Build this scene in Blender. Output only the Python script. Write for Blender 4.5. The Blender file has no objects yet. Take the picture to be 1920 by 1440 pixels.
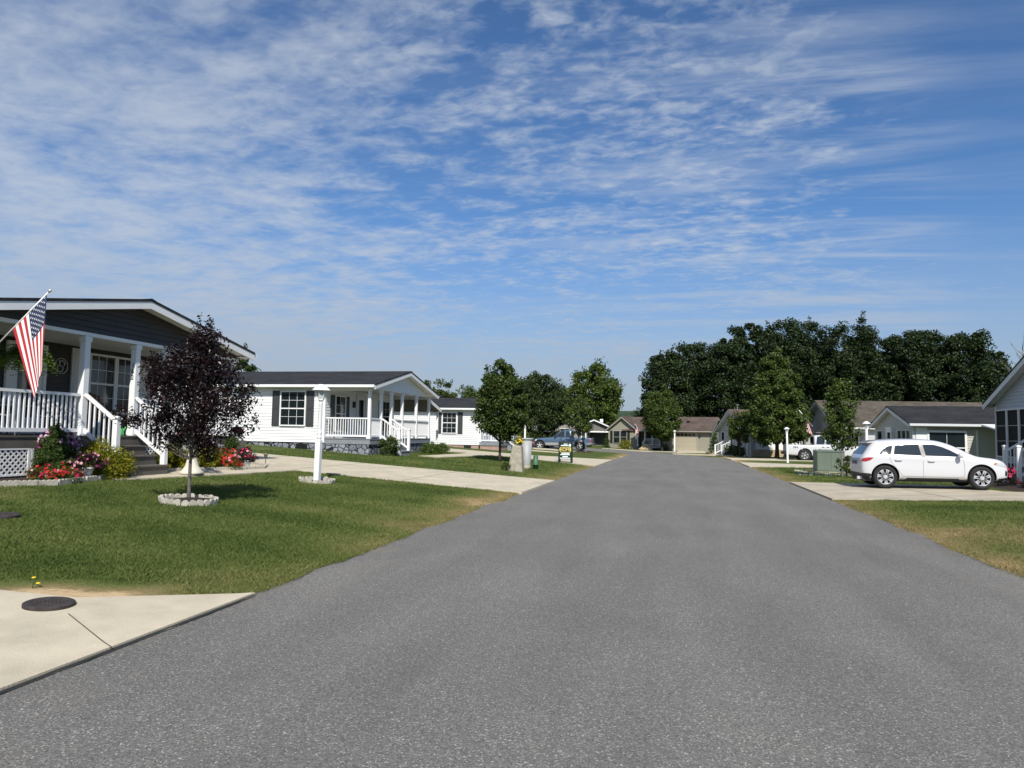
import bpy, bmesh, math, random
import numpy as np
from mathutils import Vector, Matrix
from mathutils.bvhtree import BVHTree

PI = math.pi
R = math.radians
scene = bpy.context.scene
COL = scene.collection

# ------------------------------------------------------------------ materials
MATS = {}

def nodes_of(m):
    m.use_nodes = True
    nt = m.node_tree
    b = nt.nodes.get('Principled BSDF')
    return nt, b

def N(nt, kind, **kw):
    n = nt.nodes.new(kind)
    for k, v in kw.items():
        if k.startswith('i_'):
            n.inputs[k[2:].replace('_', ' ')].default_value = v
        else:
            setattr(n, k, v)
    return n

def ramp(nt, fac, stops):
    r = nt.nodes.new('ShaderNodeValToRGB')
    els = r.color_ramp.elements
    while len(els) < len(stops):
        els.new(0.5)
    for e, (p, c) in zip(els, stops):
        e.position = p
        e.color = (c[0], c[1], c[2], 1)
    if fac is not None:
        nt.links.new(fac, r.inputs[0])
    return r

def M(name, col, rough=0.6, metal=0.0, spec=0.5, var=None, bump=None, coat=0.0):
    """principled material; var=(scale, amount) multiplies the colour by noise, bump=(scale, strength)"""
    if name in MATS:
        return MATS[name]
    m = bpy.data.materials.new(name)
    nt, b = nodes_of(m)
    b.inputs['Base Color'].default_value = (*col, 1)
    b.inputs['Roughness'].default_value = rough
    b.inputs['Metallic'].default_value = metal
    b.inputs['Specular IOR Level'].default_value = spec
    b.inputs['Coat Weight'].default_value = coat
    b.inputs['Coat Roughness'].default_value = 0.04
    if var or bump:
        tc = N(nt, 'ShaderNodeTexCoord')
    if var:
        n = N(nt, 'ShaderNodeTexNoise')
        n.inputs['Scale'].default_value = var[0]
        n.inputs['Detail'].default_value = 5
        n.inputs['Roughness'].default_value = 0.65
        nt.links.new(tc.outputs['Object'], n.inputs['Vector'])
        a = var[1]
        lo = [c * (1 - a) for c in col]
        hi = [min(1, c * (1 + a)) for c in col]
        r = ramp(nt, n.outputs['Fac'], [(0.3, lo), (0.7, hi)])
        nt.links.new(r.outputs[0], b.inputs['Base Color'])
    if bump:
        n2 = N(nt, 'ShaderNodeTexNoise')
        n2.inputs['Scale'].default_value = bump[0]
        n2.inputs['Detail'].default_value = 4
        nt.links.new(tc.outputs['Object'], n2.inputs['Vector'])
        bp = N(nt, 'ShaderNodeBump')
        bp.inputs['Strength'].default_value = bump[1]
        bp.inputs['Distance'].default_value = 0.02
        nt.links.new(n2.outputs['Fac'], bp.inputs['Height'])
        nt.links.new(bp.outputs[0], b.inputs['Normal'])
    MATS[name] = m
    return m

def leafmat(name, stops, trans=0.3, rough=0.55, spec=0.35):
    """foliage: colour picked per leaf from a ramp, some light passing through the leaf"""
    if name in MATS:
        return MATS[name]
    m = bpy.data.materials.new(name)
    nt, b = nodes_of(m)
    g = N(nt, 'ShaderNodeNewGeometry')
    r = ramp(nt, g.outputs['Random Per Island'], stops)
    nt.links.new(r.outputs[0], b.inputs['Base Color'])
    b.inputs['Roughness'].default_value = rough
    b.inputs['Specular IOR Level'].default_value = spec
    t = N(nt, 'ShaderNodeBsdfTranslucent')
    nt.links.new(r.outputs[0], t.inputs['Color'])
    mx = N(nt, 'ShaderNodeMixShader')
    mx.inputs[0].default_value = trans
    out = nt.nodes.get('Material Output')
    nt.links.new(b.outputs[0], mx.inputs[1])
    nt.links.new(t.outputs[0], mx.inputs[2])
    nt.links.new(mx.outputs[0], out.inputs['Surface'])
    MATS[name] = m
    return m

def shinglemat(name, col, col2):
    if name in MATS:
        return MATS[name]
    m = bpy.data.materials.new(name)
    nt, b = nodes_of(m)
    tc = N(nt, 'ShaderNodeTexCoord')
    br = N(nt, 'ShaderNodeTexBrick')
    br.offset = 0.5
    br.inputs['Color1'].default_value = (*col, 1)
    br.inputs['Color2'].default_value = (*col2, 1)
    br.inputs['Mortar'].default_value = (*[c * .35 for c in col], 1)
    br.inputs['Scale'].default_value = 1.0
    br.inputs['Mortar Size'].default_value = 0.006
    br.inputs['Brick Width'].default_value = 0.3
    br.inputs['Row Height'].default_value = 0.145
    nt.links.new(tc.outputs['Object'], br.inputs['Vector'])
    n = N(nt, 'ShaderNodeTexNoise')
    n.inputs['Scale'].default_value = 1.1
    n.inputs['Detail'].default_value = 6
    nt.links.new(tc.outputs['Object'], n.inputs['Vector'])
    mx = N(nt, 'ShaderNodeMix', data_type='RGBA', blend_type='MULTIPLY')
    mx.inputs[0].default_value = 0.7
    r = ramp(nt, n.outputs['Fac'], [(0.3, (.55, .55, .55)), (0.7, (1.25, 1.25, 1.25))])
    nt.links.new(br.outputs['Color'], mx.inputs[6])
    nt.links.new(r.outputs[0], mx.inputs[7])
    nt.links.new(mx.outputs[2], b.inputs['Base Color'])
    b.inputs['Roughness'].default_value = 0.9
    b.inputs['Specular IOR Level'].default_value = 0.25
    bp = N(nt, 'ShaderNodeBump')
    bp.inputs['Strength'].default_value = 0.6
    bp.inputs['Distance'].default_value = 0.01
    nt.links.new(br.outputs['Fac'], bp.inputs['Height'])
    bp.invert = True
    nt.links.new(bp.outputs[0], b.inputs['Normal'])
    MATS[name] = m
    return m

def stonemat(name, cols, mortar, scale, mw=0.06):
    if name in MATS:
        return MATS[name]
    m = bpy.data.materials.new(name)
    nt, b = nodes_of(m)
    tc = N(nt, 'ShaderNodeTexCoord')
    v1 = N(nt, 'ShaderNodeTexVoronoi', feature='DISTANCE_TO_EDGE')
    v2 = N(nt, 'ShaderNodeTexVoronoi', feature='F1')
    nz = N(nt, 'ShaderNodeTexNoise')
    nz.inputs['Scale'].default_value = 14
    nz.inputs['Detail'].default_value = 5
    for v in (v1, v2):
        v.inputs['Scale'].default_value = scale
        nt.links.new(tc.outputs['Object'], v.inputs['Vector'])
    nt.links.new(tc.outputs['Object'], nz.inputs['Vector'])
    sep = N(nt, 'ShaderNodeSeparateColor')
    nt.links.new(v2.outputs['Color'], sep.inputs[0])
    ad = N(nt, 'ShaderNodeMath', operation='MULTIPLY_ADD')
    nt.links.new(nz.outputs['Fac'], ad.inputs[0])
    ad.inputs[1].default_value = 0.8
    mm = N(nt, 'ShaderNodeMath', operation='MULTIPLY')
    nt.links.new(sep.outputs[0], mm.inputs[0])
    mm.inputs[1].default_value = 0.4
    nt.links.new(mm.outputs[0], ad.inputs[2])
    rc = ramp(nt, ad.outputs[0], [(0.3, cols[0]), (0.75, cols[1])])
    edge = ramp(nt, v1.outputs['Distance'], [(mw * .55, (0, 0, 0)), (mw, (1, 1, 1))])
    mx = N(nt, 'ShaderNodeMix', data_type='RGBA')
    nt.links.new(edge.outputs[0], mx.inputs[0])
    mx.inputs[6].default_value = (*mortar, 1)
    nt.links.new(rc.outputs[0], mx.inputs[7])
    nt.links.new(mx.outputs[2], b.inputs['Base Color'])
    b.inputs['Roughness'].default_value = 0.85
    bp = N(nt, 'ShaderNodeBump')
    bp.inputs['Strength'].default_value = 0.8
    bp.inputs['Distance'].default_value = 0.03
    nt.links.new(v1.outputs['Distance'], bp.inputs['Height'])
    nt.links.new(bp.outputs[0], b.inputs['Normal'])
    MATS[name] = m
    return m

def brickmat(name, c1, c2, mortar):
    if name in MATS:
        return MATS[name]
    m = bpy.data.materials.new(name)
    nt, b = nodes_of(m)
    tc = N(nt, 'ShaderNodeTexCoord')
    sp = N(nt, 'ShaderNodeSeparateXYZ')
    nt.links.new(tc.outputs['Object'], sp.inputs[0])
    ad = N(nt, 'ShaderNodeMath', operation='ADD')
    nt.links.new(sp.outputs[0], ad.inputs[0])
    nt.links.new(sp.outputs[1], ad.inputs[1])
    cb = N(nt, 'ShaderNodeCombineXYZ')
    nt.links.new(ad.outputs[0], cb.inputs[0])
    nt.links.new(sp.outputs[2], cb.inputs[1])
    br = N(nt, 'ShaderNodeTexBrick')
    br.inputs['Color1'].default_value = (*c1, 1)
    br.inputs['Color2'].default_value = (*c2, 1)
    br.inputs['Mortar'].default_value = (*mortar, 1)
    br.inputs['Scale'].default_value = 1.0
    br.inputs['Brick Width'].default_value = 0.22
    br.inputs['Row Height'].default_value = 0.075
    br.inputs['Mortar Size'].default_value = 0.008
    nt.links.new(cb.outputs[0], br.inputs['Vector'])
    nt.links.new(br.outputs['Color'], b.inputs['Base Color'])
    b.inputs['Roughness'].default_value = 0.85
    MATS[name] = m
    return m

# ------------------------------------------------------------------ mesh builder
class MB:
    def __init__(s):
        s.v = []; s.f = []; s.mi = []; s.sm = []

    def add(s, verts, faces, mi=0, smooth=False):
        o = len(s.v)
        s.v += [tuple(p) for p in verts]
        for f in faces:
            s.f.append(tuple(i + o for i in f)); s.mi.append(mi); s.sm.append(smooth)

    def box(s, x0, y0, z0, x1, y1, z1, mi=0):
        v = [(x, y, z) for z in (z0, z1) for y in (y0, y1) for x in (x0, x1)]
        s.add(v, [(0, 2, 3, 1), (4, 5, 7, 6), (0, 1, 5, 4), (2, 6, 7, 3), (0, 4, 6, 2), (1, 3, 7, 5)], mi)

    def bbox(s, B, a0, b0, c0, a1, b1, c1, mi=0):
        """box in a wall basis B=(origin, u, n): a along the wall, b up, c out of the wall"""
        o, u, n = B
        v = []
        for c in (c0, c1):
            for b in (b0, b1):
                for a in (a0, a1):
                    v.append((o[0] + u[0] * a + n[0] * c, o[1] + u[1] * a + n[1] * c, o[2] + b))
        fs = [(0, 2, 3, 1), (4, 5, 7, 6), (0, 1, 5, 4), (2, 6, 7, 3), (0, 4, 6, 2), (1, 3, 7, 5)]
        if (Vector((u[0], u[1], 0)).cross(Vector((0, 0, 1)))).dot(Vector((n[0], n[1], 0))) < 0:
            fs = [tuple(reversed(f)) for f in fs]
        s.add(v, fs, mi)

    def bar(s, p0, p1, w, h, mi=0, up=(0, 0, 1)):
        p0 = Vector(p0); p1 = Vector(p1)
        d = (p1 - p0)
        if d.length < 1e-6: return
        d.normalize()
        upv = Vector(up)
        side = d.cross(upv)
        if side.length < 1e-4:
            side = d.cross(Vector((1, 0, 0)))
        side.normalize()
        u2 = side.cross(d).normalized()
        v = []
        for p in (p0, p1):
            for a, b in ((-1, -1), (1, -1), (1, 1), (-1, 1)):
                v.append(p + side * (a * w / 2) + u2 * (b * h / 2))
        s.add(v, [(0, 3, 2, 1), (4, 5, 6, 7), (0, 1, 5, 4), (1, 2, 6, 5), (2, 3, 7, 6), (3, 0, 4, 7)], mi)

    def tube(s, pts, rads, n=8, mi=0, cap=True):
        pts = [Vector(p) for p in pts]
        rings = []
        prev = None
        for i, p in enumerate(pts):
            d = (pts[min(i + 1, len(pts) - 1)] - pts[max(i - 1, 0)])
            if d.length < 1e-9: d = Vector((0, 0, 1))
            d.normalize()
            a = prev if prev is not None else (Vector((1, 0, 0)) if abs(d.x) < .9 else Vector((0, 1, 0)))
            a = (a - d * a.dot(d))
            if a.length < 1e-6: a = d.orthogonal()
            a.normalize(); prev = a
            b = d.cross(a)
            r = rads[i] if hasattr(rads, '__len__') else rads
            rings.append([p + (a * math.cos(2 * PI * k / n) + b * math.sin(2 * PI * k / n)) * r for k in range(n)])
        v = [q for r_ in rings for q in r_]
        f = []
        for i in range(len(rings) - 1):
            for k in range(n):
                f.append((i * n + k, i * n + (k + 1) % n, (i + 1) * n + (k + 1) % n, (i + 1) * n + k))
        if cap:
            f.append(tuple(range(n - 1, -1, -1)))
            f.append(tuple((len(rings) - 1) * n + k for k in range(n)))
        s.add(v, f, mi, True)

    def lathe(s, prof, n=16, c=(0, 0), mi=0, rot=0.0, smooth=True):
        v = []; f = []
        for r, z in prof:
            for k in range(n):
                a = 2 * PI * k / n + rot
                v.append((c[0] + r * math.cos(a), c[1] + r * math.sin(a), z))
        for i in range(len(prof) - 1):
            for k in range(n):
                f.append((i * n + k, i * n + (k + 1) % n, (i + 1) * n + (k + 1) % n, (i + 1) * n + k))
        f.append(tuple(range(n - 1, -1, -1)))
        f.append(tuple((len(prof) - 1) * n + k for k in range(n)))
        s.add(v, f, mi, smooth)

    def prism(s, poly, fn, a0, a1, mi=0):
        """extrude a 2-D polygon; fn(p, q, a) gives the 3-D point"""
        n = len(poly)
        v = [fn(p, q, a0) for p, q in poly] + [fn(p, q, a1) for p, q in poly]
        f = [tuple(range(n - 1, -1, -1)), tuple(range(n, 2 * n))]
        for i in range(n):
            j = (i + 1) % n
            f.append((i, j, n + j, n + i))
        s.add(v, f, mi)

    def build(s, name, mats, parent=None, loc=None, rotz=0.0, bevel=0.0):
        me = bpy.data.meshes.new(name)
        me.from_pydata(s.v, [], s.f)
        if not isinstance(mats, (list, tuple)): mats = [mats]
        for m in mats: me.materials.append(m)
        me.polygons.foreach_set('material_index', s.mi)
        me.polygons.foreach_set('use_smooth', s.sm)
        me.update()
        bm = bmesh.new(); bm.from_mesh(me)
        bmesh.ops.recalc_face_normals(bm, faces=bm.faces)
        bm.to_mesh(me); bm.free()
        o = bpy.data.objects.new(name, me)
        COL.objects.link(o)
        if parent is not None: o.parent = parent
        if loc is not None: o.location = loc
        o.rotation_euler.z = rotz
        if bevel > 0:
            bv = o.modifiers.new('edge', 'BEVEL')
            bv.width = bevel; bv.segments = 1; bv.limit_method = 'ANGLE'
        return o

def npmesh(name, V, F, mat, parent=None, loc=None, attr=None):
    V = np.ascontiguousarray(V, dtype=np.float32); F = np.ascontiguousarray(F, dtype=np.int32)
    me = bpy.data.meshes.new(name)
    me.vertices.add(len(V)); me.vertices.foreach_set('co', V.ravel())
    me.loops.add(F.size); me.loops.foreach_set('vertex_index', F.ravel())
    me.polygons.add(len(F))
    me.polygons.foreach_set('loop_start', np.arange(0, F.size, F.shape[1], dtype=np.int32))
    if attr:
        for k, a in attr.items():
            at = me.attributes.new(k, 'FLOAT', 'POINT')
            at.data.foreach_set('value', np.ascontiguousarray(a, dtype=np.float32))
    if mat is not None: me.materials.append(mat)
    me.update(calc_edges=True)
    o = bpy.data.objects.new(name, me)
    COL.objects.link(o)
    if parent is not None: o.parent = parent
    if loc is not None: o.location = loc
    return o

def tag(o, label=None, cat=None, group=None, kind=None):
    if label: o['label'] = label
    if cat: o['category'] = cat
    if group: o['group'] = group
    if kind: o['kind'] = kind
    return o

def thing(name, label, cat, loc, rotz=0.0, group=None):
    o = bpy.data.objects.new(name, None)
    COL.objects.link(o)
    o.location = loc
    o.rotation_euler.z = rotz
    o.empty_display_size = 0.2
    return tag(o, label, cat, group)

def copy_tree(o, parent=None):
    c = o.copy(); COL.objects.link(c); c.parent = parent
    for ch in [x for x in bpy.data.objects if x.parent == o]:
        copy_tree(ch, c)
    return c

def bake(o):
    dg = bpy.context.evaluated_depsgraph_get()
    dg.update()
    me = bpy.data.meshes.new_from_object(o.evaluated_get(dg))
    o.modifiers.clear()
    o.data = me
    return o

# ------------------------------------------------------------------ terrain
def Tn(x, y):
    x = np.asarray(x, float); y = np.asarray(y, float)
    base = np.interp(y, [25, 85], [0, -.12])
    mL = np.interp(y, [48, 58], [.06, .045])
    a = np.interp(y, [18, 23.5, 32, 42], [.038, .014, .014, 0.])
    l = np.minimum(np.maximum(-4 - x, 0), 20) * mL
    r = np.minimum(np.maximum(x - 4, 0), 8) * a
    return base + l + r

def T(x, y):
    return float(Tn(x, y))

def vnoise(x, y, seed=0):
    """smooth value noise, about 0..1"""
    x = np.asarray(x, float); y = np.asarray(y, float)
    xi = np.floor(x).astype(np.int64); yi = np.floor(y).astype(np.int64)
    fx = x - xi; fy = y - yi
    fx = fx * fx * (3 - 2 * fx); fy = fy * fy * (3 - 2 * fy)
    def h(a, b):
        n = (a * 374761393 + b * 668265263 + seed * 1442695041) & 0xffffffff
        n = ((n ^ (n >> 13)) * 1274126177) & 0xffffffff
        return ((n ^ (n >> 16)) & 0xffff) / 65535.0
    return (h(xi, yi) * (1 - fx) + h(xi + 1, yi) * fx) * (1 - fy) + (h(xi, yi + 1) * (1 - fx) + h(xi + 1, yi + 1) * fx) * fy

def fbm(x, y, seed=0, o=4):
    s = 0; a = .5; t = 0
    for i in range(o):
        s = s + a * vnoise(x * 2 ** i, y * 2 ** i, seed + i); t += a; a *= .55
    return s / t

def sand(x, y):
    """bare sandy soil along the upper edge of the near driveway"""
    x = np.asarray(x, float); y = np.asarray(y, float)
    ye = np.interp(x, [-6.2, -5.08, -3.9], [5.2, 5.36, 6.25])
    n = fbm(x * 3.1, y * 3.1, 77)
    w = .34 + .42 * n
    return np.clip(1.25 - (y - ye) / w, 0, 1) * np.clip(1.6 - np.abs(x + 5.3) / .55, 0, 1) * (n > .30)

def dryness(x, y):
    """0 = lush green, 1 = straw: worn verge along the road edge and a few burnt patches"""
    x = np.asarray(x, float); y = np.asarray(y, float)
    n = fbm(x * .5, y * .5, 3)
    n2 = fbm(x * 1.6, y * 1.1, 9)
    d = np.clip((n - .55) * 1.9, 0, 1) * .55
    el = np.clip(1 - (-4 - x) / (0.9 + .9 * n), 0, 1) * (x < -3.9)
    far = np.interp(y, [6, 11, 15, 19, 23, 40], [.45, .7, 1.1, 1.5, .8, 1.])
    er = np.clip(1 - (x - 4) / (0.7 + 1.2 * n), 0, 1) * (x > 3.9)
    d = d + (el * far + er * 1.0) * (.35 + .95 * n2)
    patch = np.exp(-(((x - 6.1) / 1.5) ** 2 + ((y - 13.3) / 1.5) ** 2))
    d = d + patch * (.25 + .8 * n2)
    d = np.clip(d, 0, .9) + sand(x, y) * 1.1
    return np.clip(d, 0, 1.25)

def verge(y, side):
    """how far the turf edge wanders over the asphalt"""
    y = np.asarray(y, float)
    return .20 * (vnoise(y * .9, y * 0 + 5 * side, 51) - .5) + .13 * (vnoise(y * 3.1, y * 0 + 9 * side, 52) - .5) + .05 * (vnoise(y * 9, y * 0 + 3 * side, 53) - .5)

def lawn_stripe(x, y):
    """soft lighter and darker tint stripes that run across the lots"""
    return .5 + .5 * np.sin((np.asarray(y) + .08 * np.asarray(x)) * 2 * PI / 2.1)
# ================================================================== SETTING
# sun and sky: the sun stands behind the camera, a little to the right
SUN_EL, SUN_AZ = 43.0, 162.0
sdir = Vector((math.sin(R(SUN_AZ)) * math.cos(R(SUN_EL)), math.cos(R(SUN_AZ)) * math.cos(R(SUN_EL)), math.sin(R(SUN_EL))))
sl = bpy.data.lights.new('sun', 'SUN')
sl.energy = 4.2
sl.angle = R(0.55)
sl.color = (1.0, 0.95, 0.87)
so = bpy.data.objects.new('sun', sl)
so.rotation_euler = sdir.to_track_quat('Z', 'Y').to_euler()
so.location = (0, -20, 40)
COL.objects.link(so)

def make_world():
    w = bpy.data.worlds.new('World')
    scene.world = w
    w.use_nodes = True
    nt = w.node_tree
    bg = nt.nodes['Background']
    L = nt.links.new
    sky = N(nt, 'ShaderNodeTexSky', sky_type='NISHITA')
    sky.sun_disc = False
    sky.sun_elevation = R(SUN_EL)
    sky.sun_rotation = R(SUN_AZ)
    sky.altitude = 300
    sky.air_density = 1.0
    sky.dust_density = 0.6
    sky.ozone_density = 3.0
    tc = N(nt, 'ShaderNodeTexCoord')
    sp = N(nt, 'ShaderNodeSeparateXYZ')
    L(tc.outputs['Generated'], sp.inputs[0])
    def math_(op, a, b=None, c=None, clamp=False):
        n = N(nt, 'ShaderNodeMath', operation=op)
        n.use_clamp = clamp
        for i, q in enumerate((a, b, c)):
            if q is None: continue
            if isinstance(q, (int, float)): n.inputs[i].default_value = q
            else: L(q, n.inputs[i])
        return n.outputs[0]
    z = math_('MAXIMUM', sp.outputs[2], 0.0)
    zz = math_('ADD', z, 0.07)
    px = math_('DIVIDE', sp.outputs[0], zz)
    py = math_('DIVIDE', sp.outputs[1], zz)
    P = N(nt, 'ShaderNodeCombineXYZ')
    L(px, P.inputs[0]); L(py, P.inputs[1])
    def noise(scale, det, rough=.6, dist=0., rot=0., stretch=(1, 1), loc=(0, 0)):
        mp = N(nt, 'ShaderNodeMapping')
        mp.inputs['Rotation'].default_value = (0, 0, R(rot))
        mp.inputs['Scale'].default_value = (stretch[0], stretch[1], 1)
        mp.inputs['Location'].default_value = (loc[0], loc[1], 0)
        L(P.outputs[0], mp.inputs[0])
        n = N(nt, 'ShaderNodeTexNoise')
        n.inputs['Scale'].default_value = scale
        n.inputs['Detail'].default_value = det
        n.inputs['Roughness'].default_value = rough
        n.inputs['Distortion'].default_value = dist
        L(mp.outputs[0], n.inputs['Vector'])
        return n.outputs['Fac']
    def mr(v, a, b, c=0., d=1., smooth=True):
        n = N(nt, 'ShaderNodeMapRange')
        n.interpolation_type = 'SMOOTHSTEP' if smooth else 'LINEAR'
        n.inputs[1].default_value = a; n.inputs[2].default_value = b
        n.inputs[3].default_value = c; n.inputs[4].default_value = d
        L(v, n.inputs[0])
        return n.outputs[0]
    big = noise(.42, 4, .55, .4, 20, (1, 1), (3.1, 1.7))         # where the sheets are
    mid = noise(1.5, 7, .60, .6, 35, (1, 1.25))                  # torn sheets
    cel = noise(6.0, 6, .55, .3, 20, (1, 1.25), (2., 5.))        # cloudlets
    rip = noise(17., 4, .55, .5, 25, (1, 1.5))                   # ripples
    strk = noise(1.1, 7, .60, .8, -52, (.5, 2.4), (1.4, 4.2))    # long wisps
    # azimuth measure: x/y of the direction, about -1 at the left edge of the frame, 0.45 at the right
    az = math_('DIVIDE', sp.outputs[0], math_('MAXIMUM', sp.outputs[1], .05))
    leftm = mr(az, .12, -.80, 0., 1.)
    cen = mr(math_('ABSOLUTE', math_('SUBTRACT', az, .0)), .38, .05, 0., 1.)
    low = mr(z, .26, .03, 0., 1.)
    hig = mr(z, .30, .50, 0., 1.)
    cover = math_('ADD', math_('MULTIPLY', leftm, .29), math_('MULTIPLY', math_('MULTIPLY', cen, mr(z, .14, .30)), .24))
    cover = math_('ADD', cover, math_('MULTIPLY', low, .11))
    cover = math_('SUBTRACT', cover, math_('MULTIPLY', mr(az, .12, .40), .16))
    tex = math_('ADD', math_('MULTIPLY', math_('SUBTRACT', cel, .5), mr(math_('ABSOLUTE', az), 1.3, .0, .55, 1.15)), math_('MULTIPLY', math_('SUBTRACT', rip, .5), mr(math_('ABSOLUTE', az), .7, .0, .25, .75)))
    base = math_('ADD', math_('MULTIPLY', big, .70), math_('MULTIPLY', mid, .62))
    dens = math_('ADD', math_('ADD', base, cover), math_('MULTIPLY', tex, .78))
    d1 = mr(dens, .66, 1.16, 0., .95)
    d2 = math_('MULTIPLY', mr(strk, .43, .70, 0., .72), mr(az, -.35, .12, 0.15, 1.))
    d2 = math_('MULTIPLY', d2, mr(az, .24, .40, 1., .25))
    d3 = math_('SUBTRACT', 1.0, math_('MULTIPLY', math_('SUBTRACT', 1.0, d1), math_('SUBTRACT', 1.0, d2)))
    dn = math_('MULTIPLY', d3, .84, clamp=True)
    tint = N(nt, 'ShaderNodeMix', data_type='RGBA', blend_type='MULTIPLY')
    tint.inputs[0].default_value = 1.0
    tint.inputs[7].default_value = (.64, .89, 1.13, 1)
    L(sky.outputs[0], tint.inputs[6])
    cm = N(nt, 'ShaderNodeMix', data_type='RGBA')
    L(dn, cm.inputs[0])
    L(tint.outputs[2], cm.inputs[6])
    cm.inputs[7].default_value = (5.0, 5.6, 6.5, 1)
    # pale veil of haze that thickens towards the horizon
    hz = mr(z, .0, .30, .84, 0., True)
    hm = N(nt, 'ShaderNodeMix', data_type='RGBA')
    L(hz, hm.inputs[0])
    L(cm.outputs[2], hm.inputs[6])
    hm.inputs[7].default_value = (3.5, 4.0, 4.8, 1)
    L(hm.outputs[2], bg.inputs['Color'])
    bg.inputs['Strength'].default_value = 0.083
make_world()

# camera: eye height 1.58 m, standing in the middle of the road
cam = bpy.data.cameras.new('camera')
cam.sensor_width = 36.0
cam.lens = 36.0 * 1346.0 / 1920.0
cam.clip_end = 6000
cam.clip_start = 0.05
co = bpy.data.objects.new('camera', cam)
COL.objects.link(co)
yaw, pitch, roll = R(12.8441), R(3.94334), 0.017
fw = Vector((-math.sin(yaw) * math.cos(pitch), math.cos(yaw) * math.cos(pitch), math.sin(pitch)))
rt = Vector((math.cos(yaw), math.sin(yaw), 0))
up = rt.cross(fw)
r2 = rt * math.cos(roll) + up * math.sin(roll)
u2 = -rt * math.sin(roll) + up * math.cos(roll)
mw = Matrix((( r2.x, u2.x, -fw.x, 0), (r2.y, u2.y, -fw.y, 0), (r2.z, u2.z, -fw.z, 1.58), (0, 0, 0, 1)))
co.matrix_world = mw
scene.camera = co
scene.view_settings.view_transform = 'Standard'
scene.view_settings.look = 'None'
scene.view_settings.exposure = 0.35
scene.view_settings.gamma = 1.0
scene.render.engine = 'CYCLES'
try:
    scene.cycles.max_bounces = 6
    scene.cycles.diffuse_bounces = 3
    scene.cycles.glossy_bounces = 3
    scene.cycles.transmission_bounces = 4
    scene.cycles.transparent_max_bounces = 6
    scene.cycles.use_denoising = True
except Exception:
    pass

# ------------------------------------------------------------------ ground
def attr_ground_mat():
    m = bpy.data.materials.new('lawn')
    nt, b = nodes_of(m)
    L = nt.links.new
    at = N(nt, 'ShaderNodeAttribute', attribute_name='dry')
    am = N(nt, 'ShaderNodeAttribute', attribute_name='lawn_stripe')
    tc = N(nt, 'ShaderNodeTexCoord')
    n1 = N(nt, 'ShaderNodeTexNoise')
    n1.inputs['Scale'].default_value = 9; n1.inputs['Detail'].default_value = 8; n1.inputs['Roughness'].default_value = .75
    L(tc.outputs['Object'], n1.inputs['Vector'])
    n2 = N(nt, 'ShaderNodeTexNoise')
    n2.inputs['Scale'].default_value = .9; n2.inputs['Detail'].default_value = 5
    L(tc.outputs['Object'], n2.inputs['Vector'])
    def mth(op, a, bb, c=None):
        n = N(nt, 'ShaderNodeMath', operation=op)
        for i, q in enumerate((a, bb, c)):
            if q is None: continue
            if isinstance(q, (int, float)): n.inputs[i].default_value = q
            else: L(q, n.inputs[i])
        return n.outputs[0]
    f = mth('MULTIPLY_ADD', n1.outputs['Fac'], .55, mth('MULTIPLY_ADD', n2.outputs['Fac'], .35, -.22))
    f = mth('ADD', f, mth('MULTIPLY', am.outputs['Fac'], .10))
    f = mth('ADD', f, mth('MULTIPLY', at.outputs['Fac'], .62))
    r = ramp(nt, f, [(.05, (.034, .052, .011)), (.3, (.075, .103, .022)), (.52, (.13, .145, .042)), (.80, (.27, .205, .095)), (.95, (.58, .42, .24))])
    L(r.outputs[0], b.inputs['Base Color'])
    b.inputs['Roughness'].default_value = .9
    b.inputs['Specular IOR Level'].default_value = .15
    bp = N(nt, 'ShaderNodeBump')
    bp.inputs['Strength'].default_value = .9; bp.inputs['Distance'].default_value = .04
    L(n1.outputs['Fac'], bp.inputs['Height'])
    L(bp.outputs[0], b.inputs['Normal'])
    return m
GROUND_M = attr_ground_mat()

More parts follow.
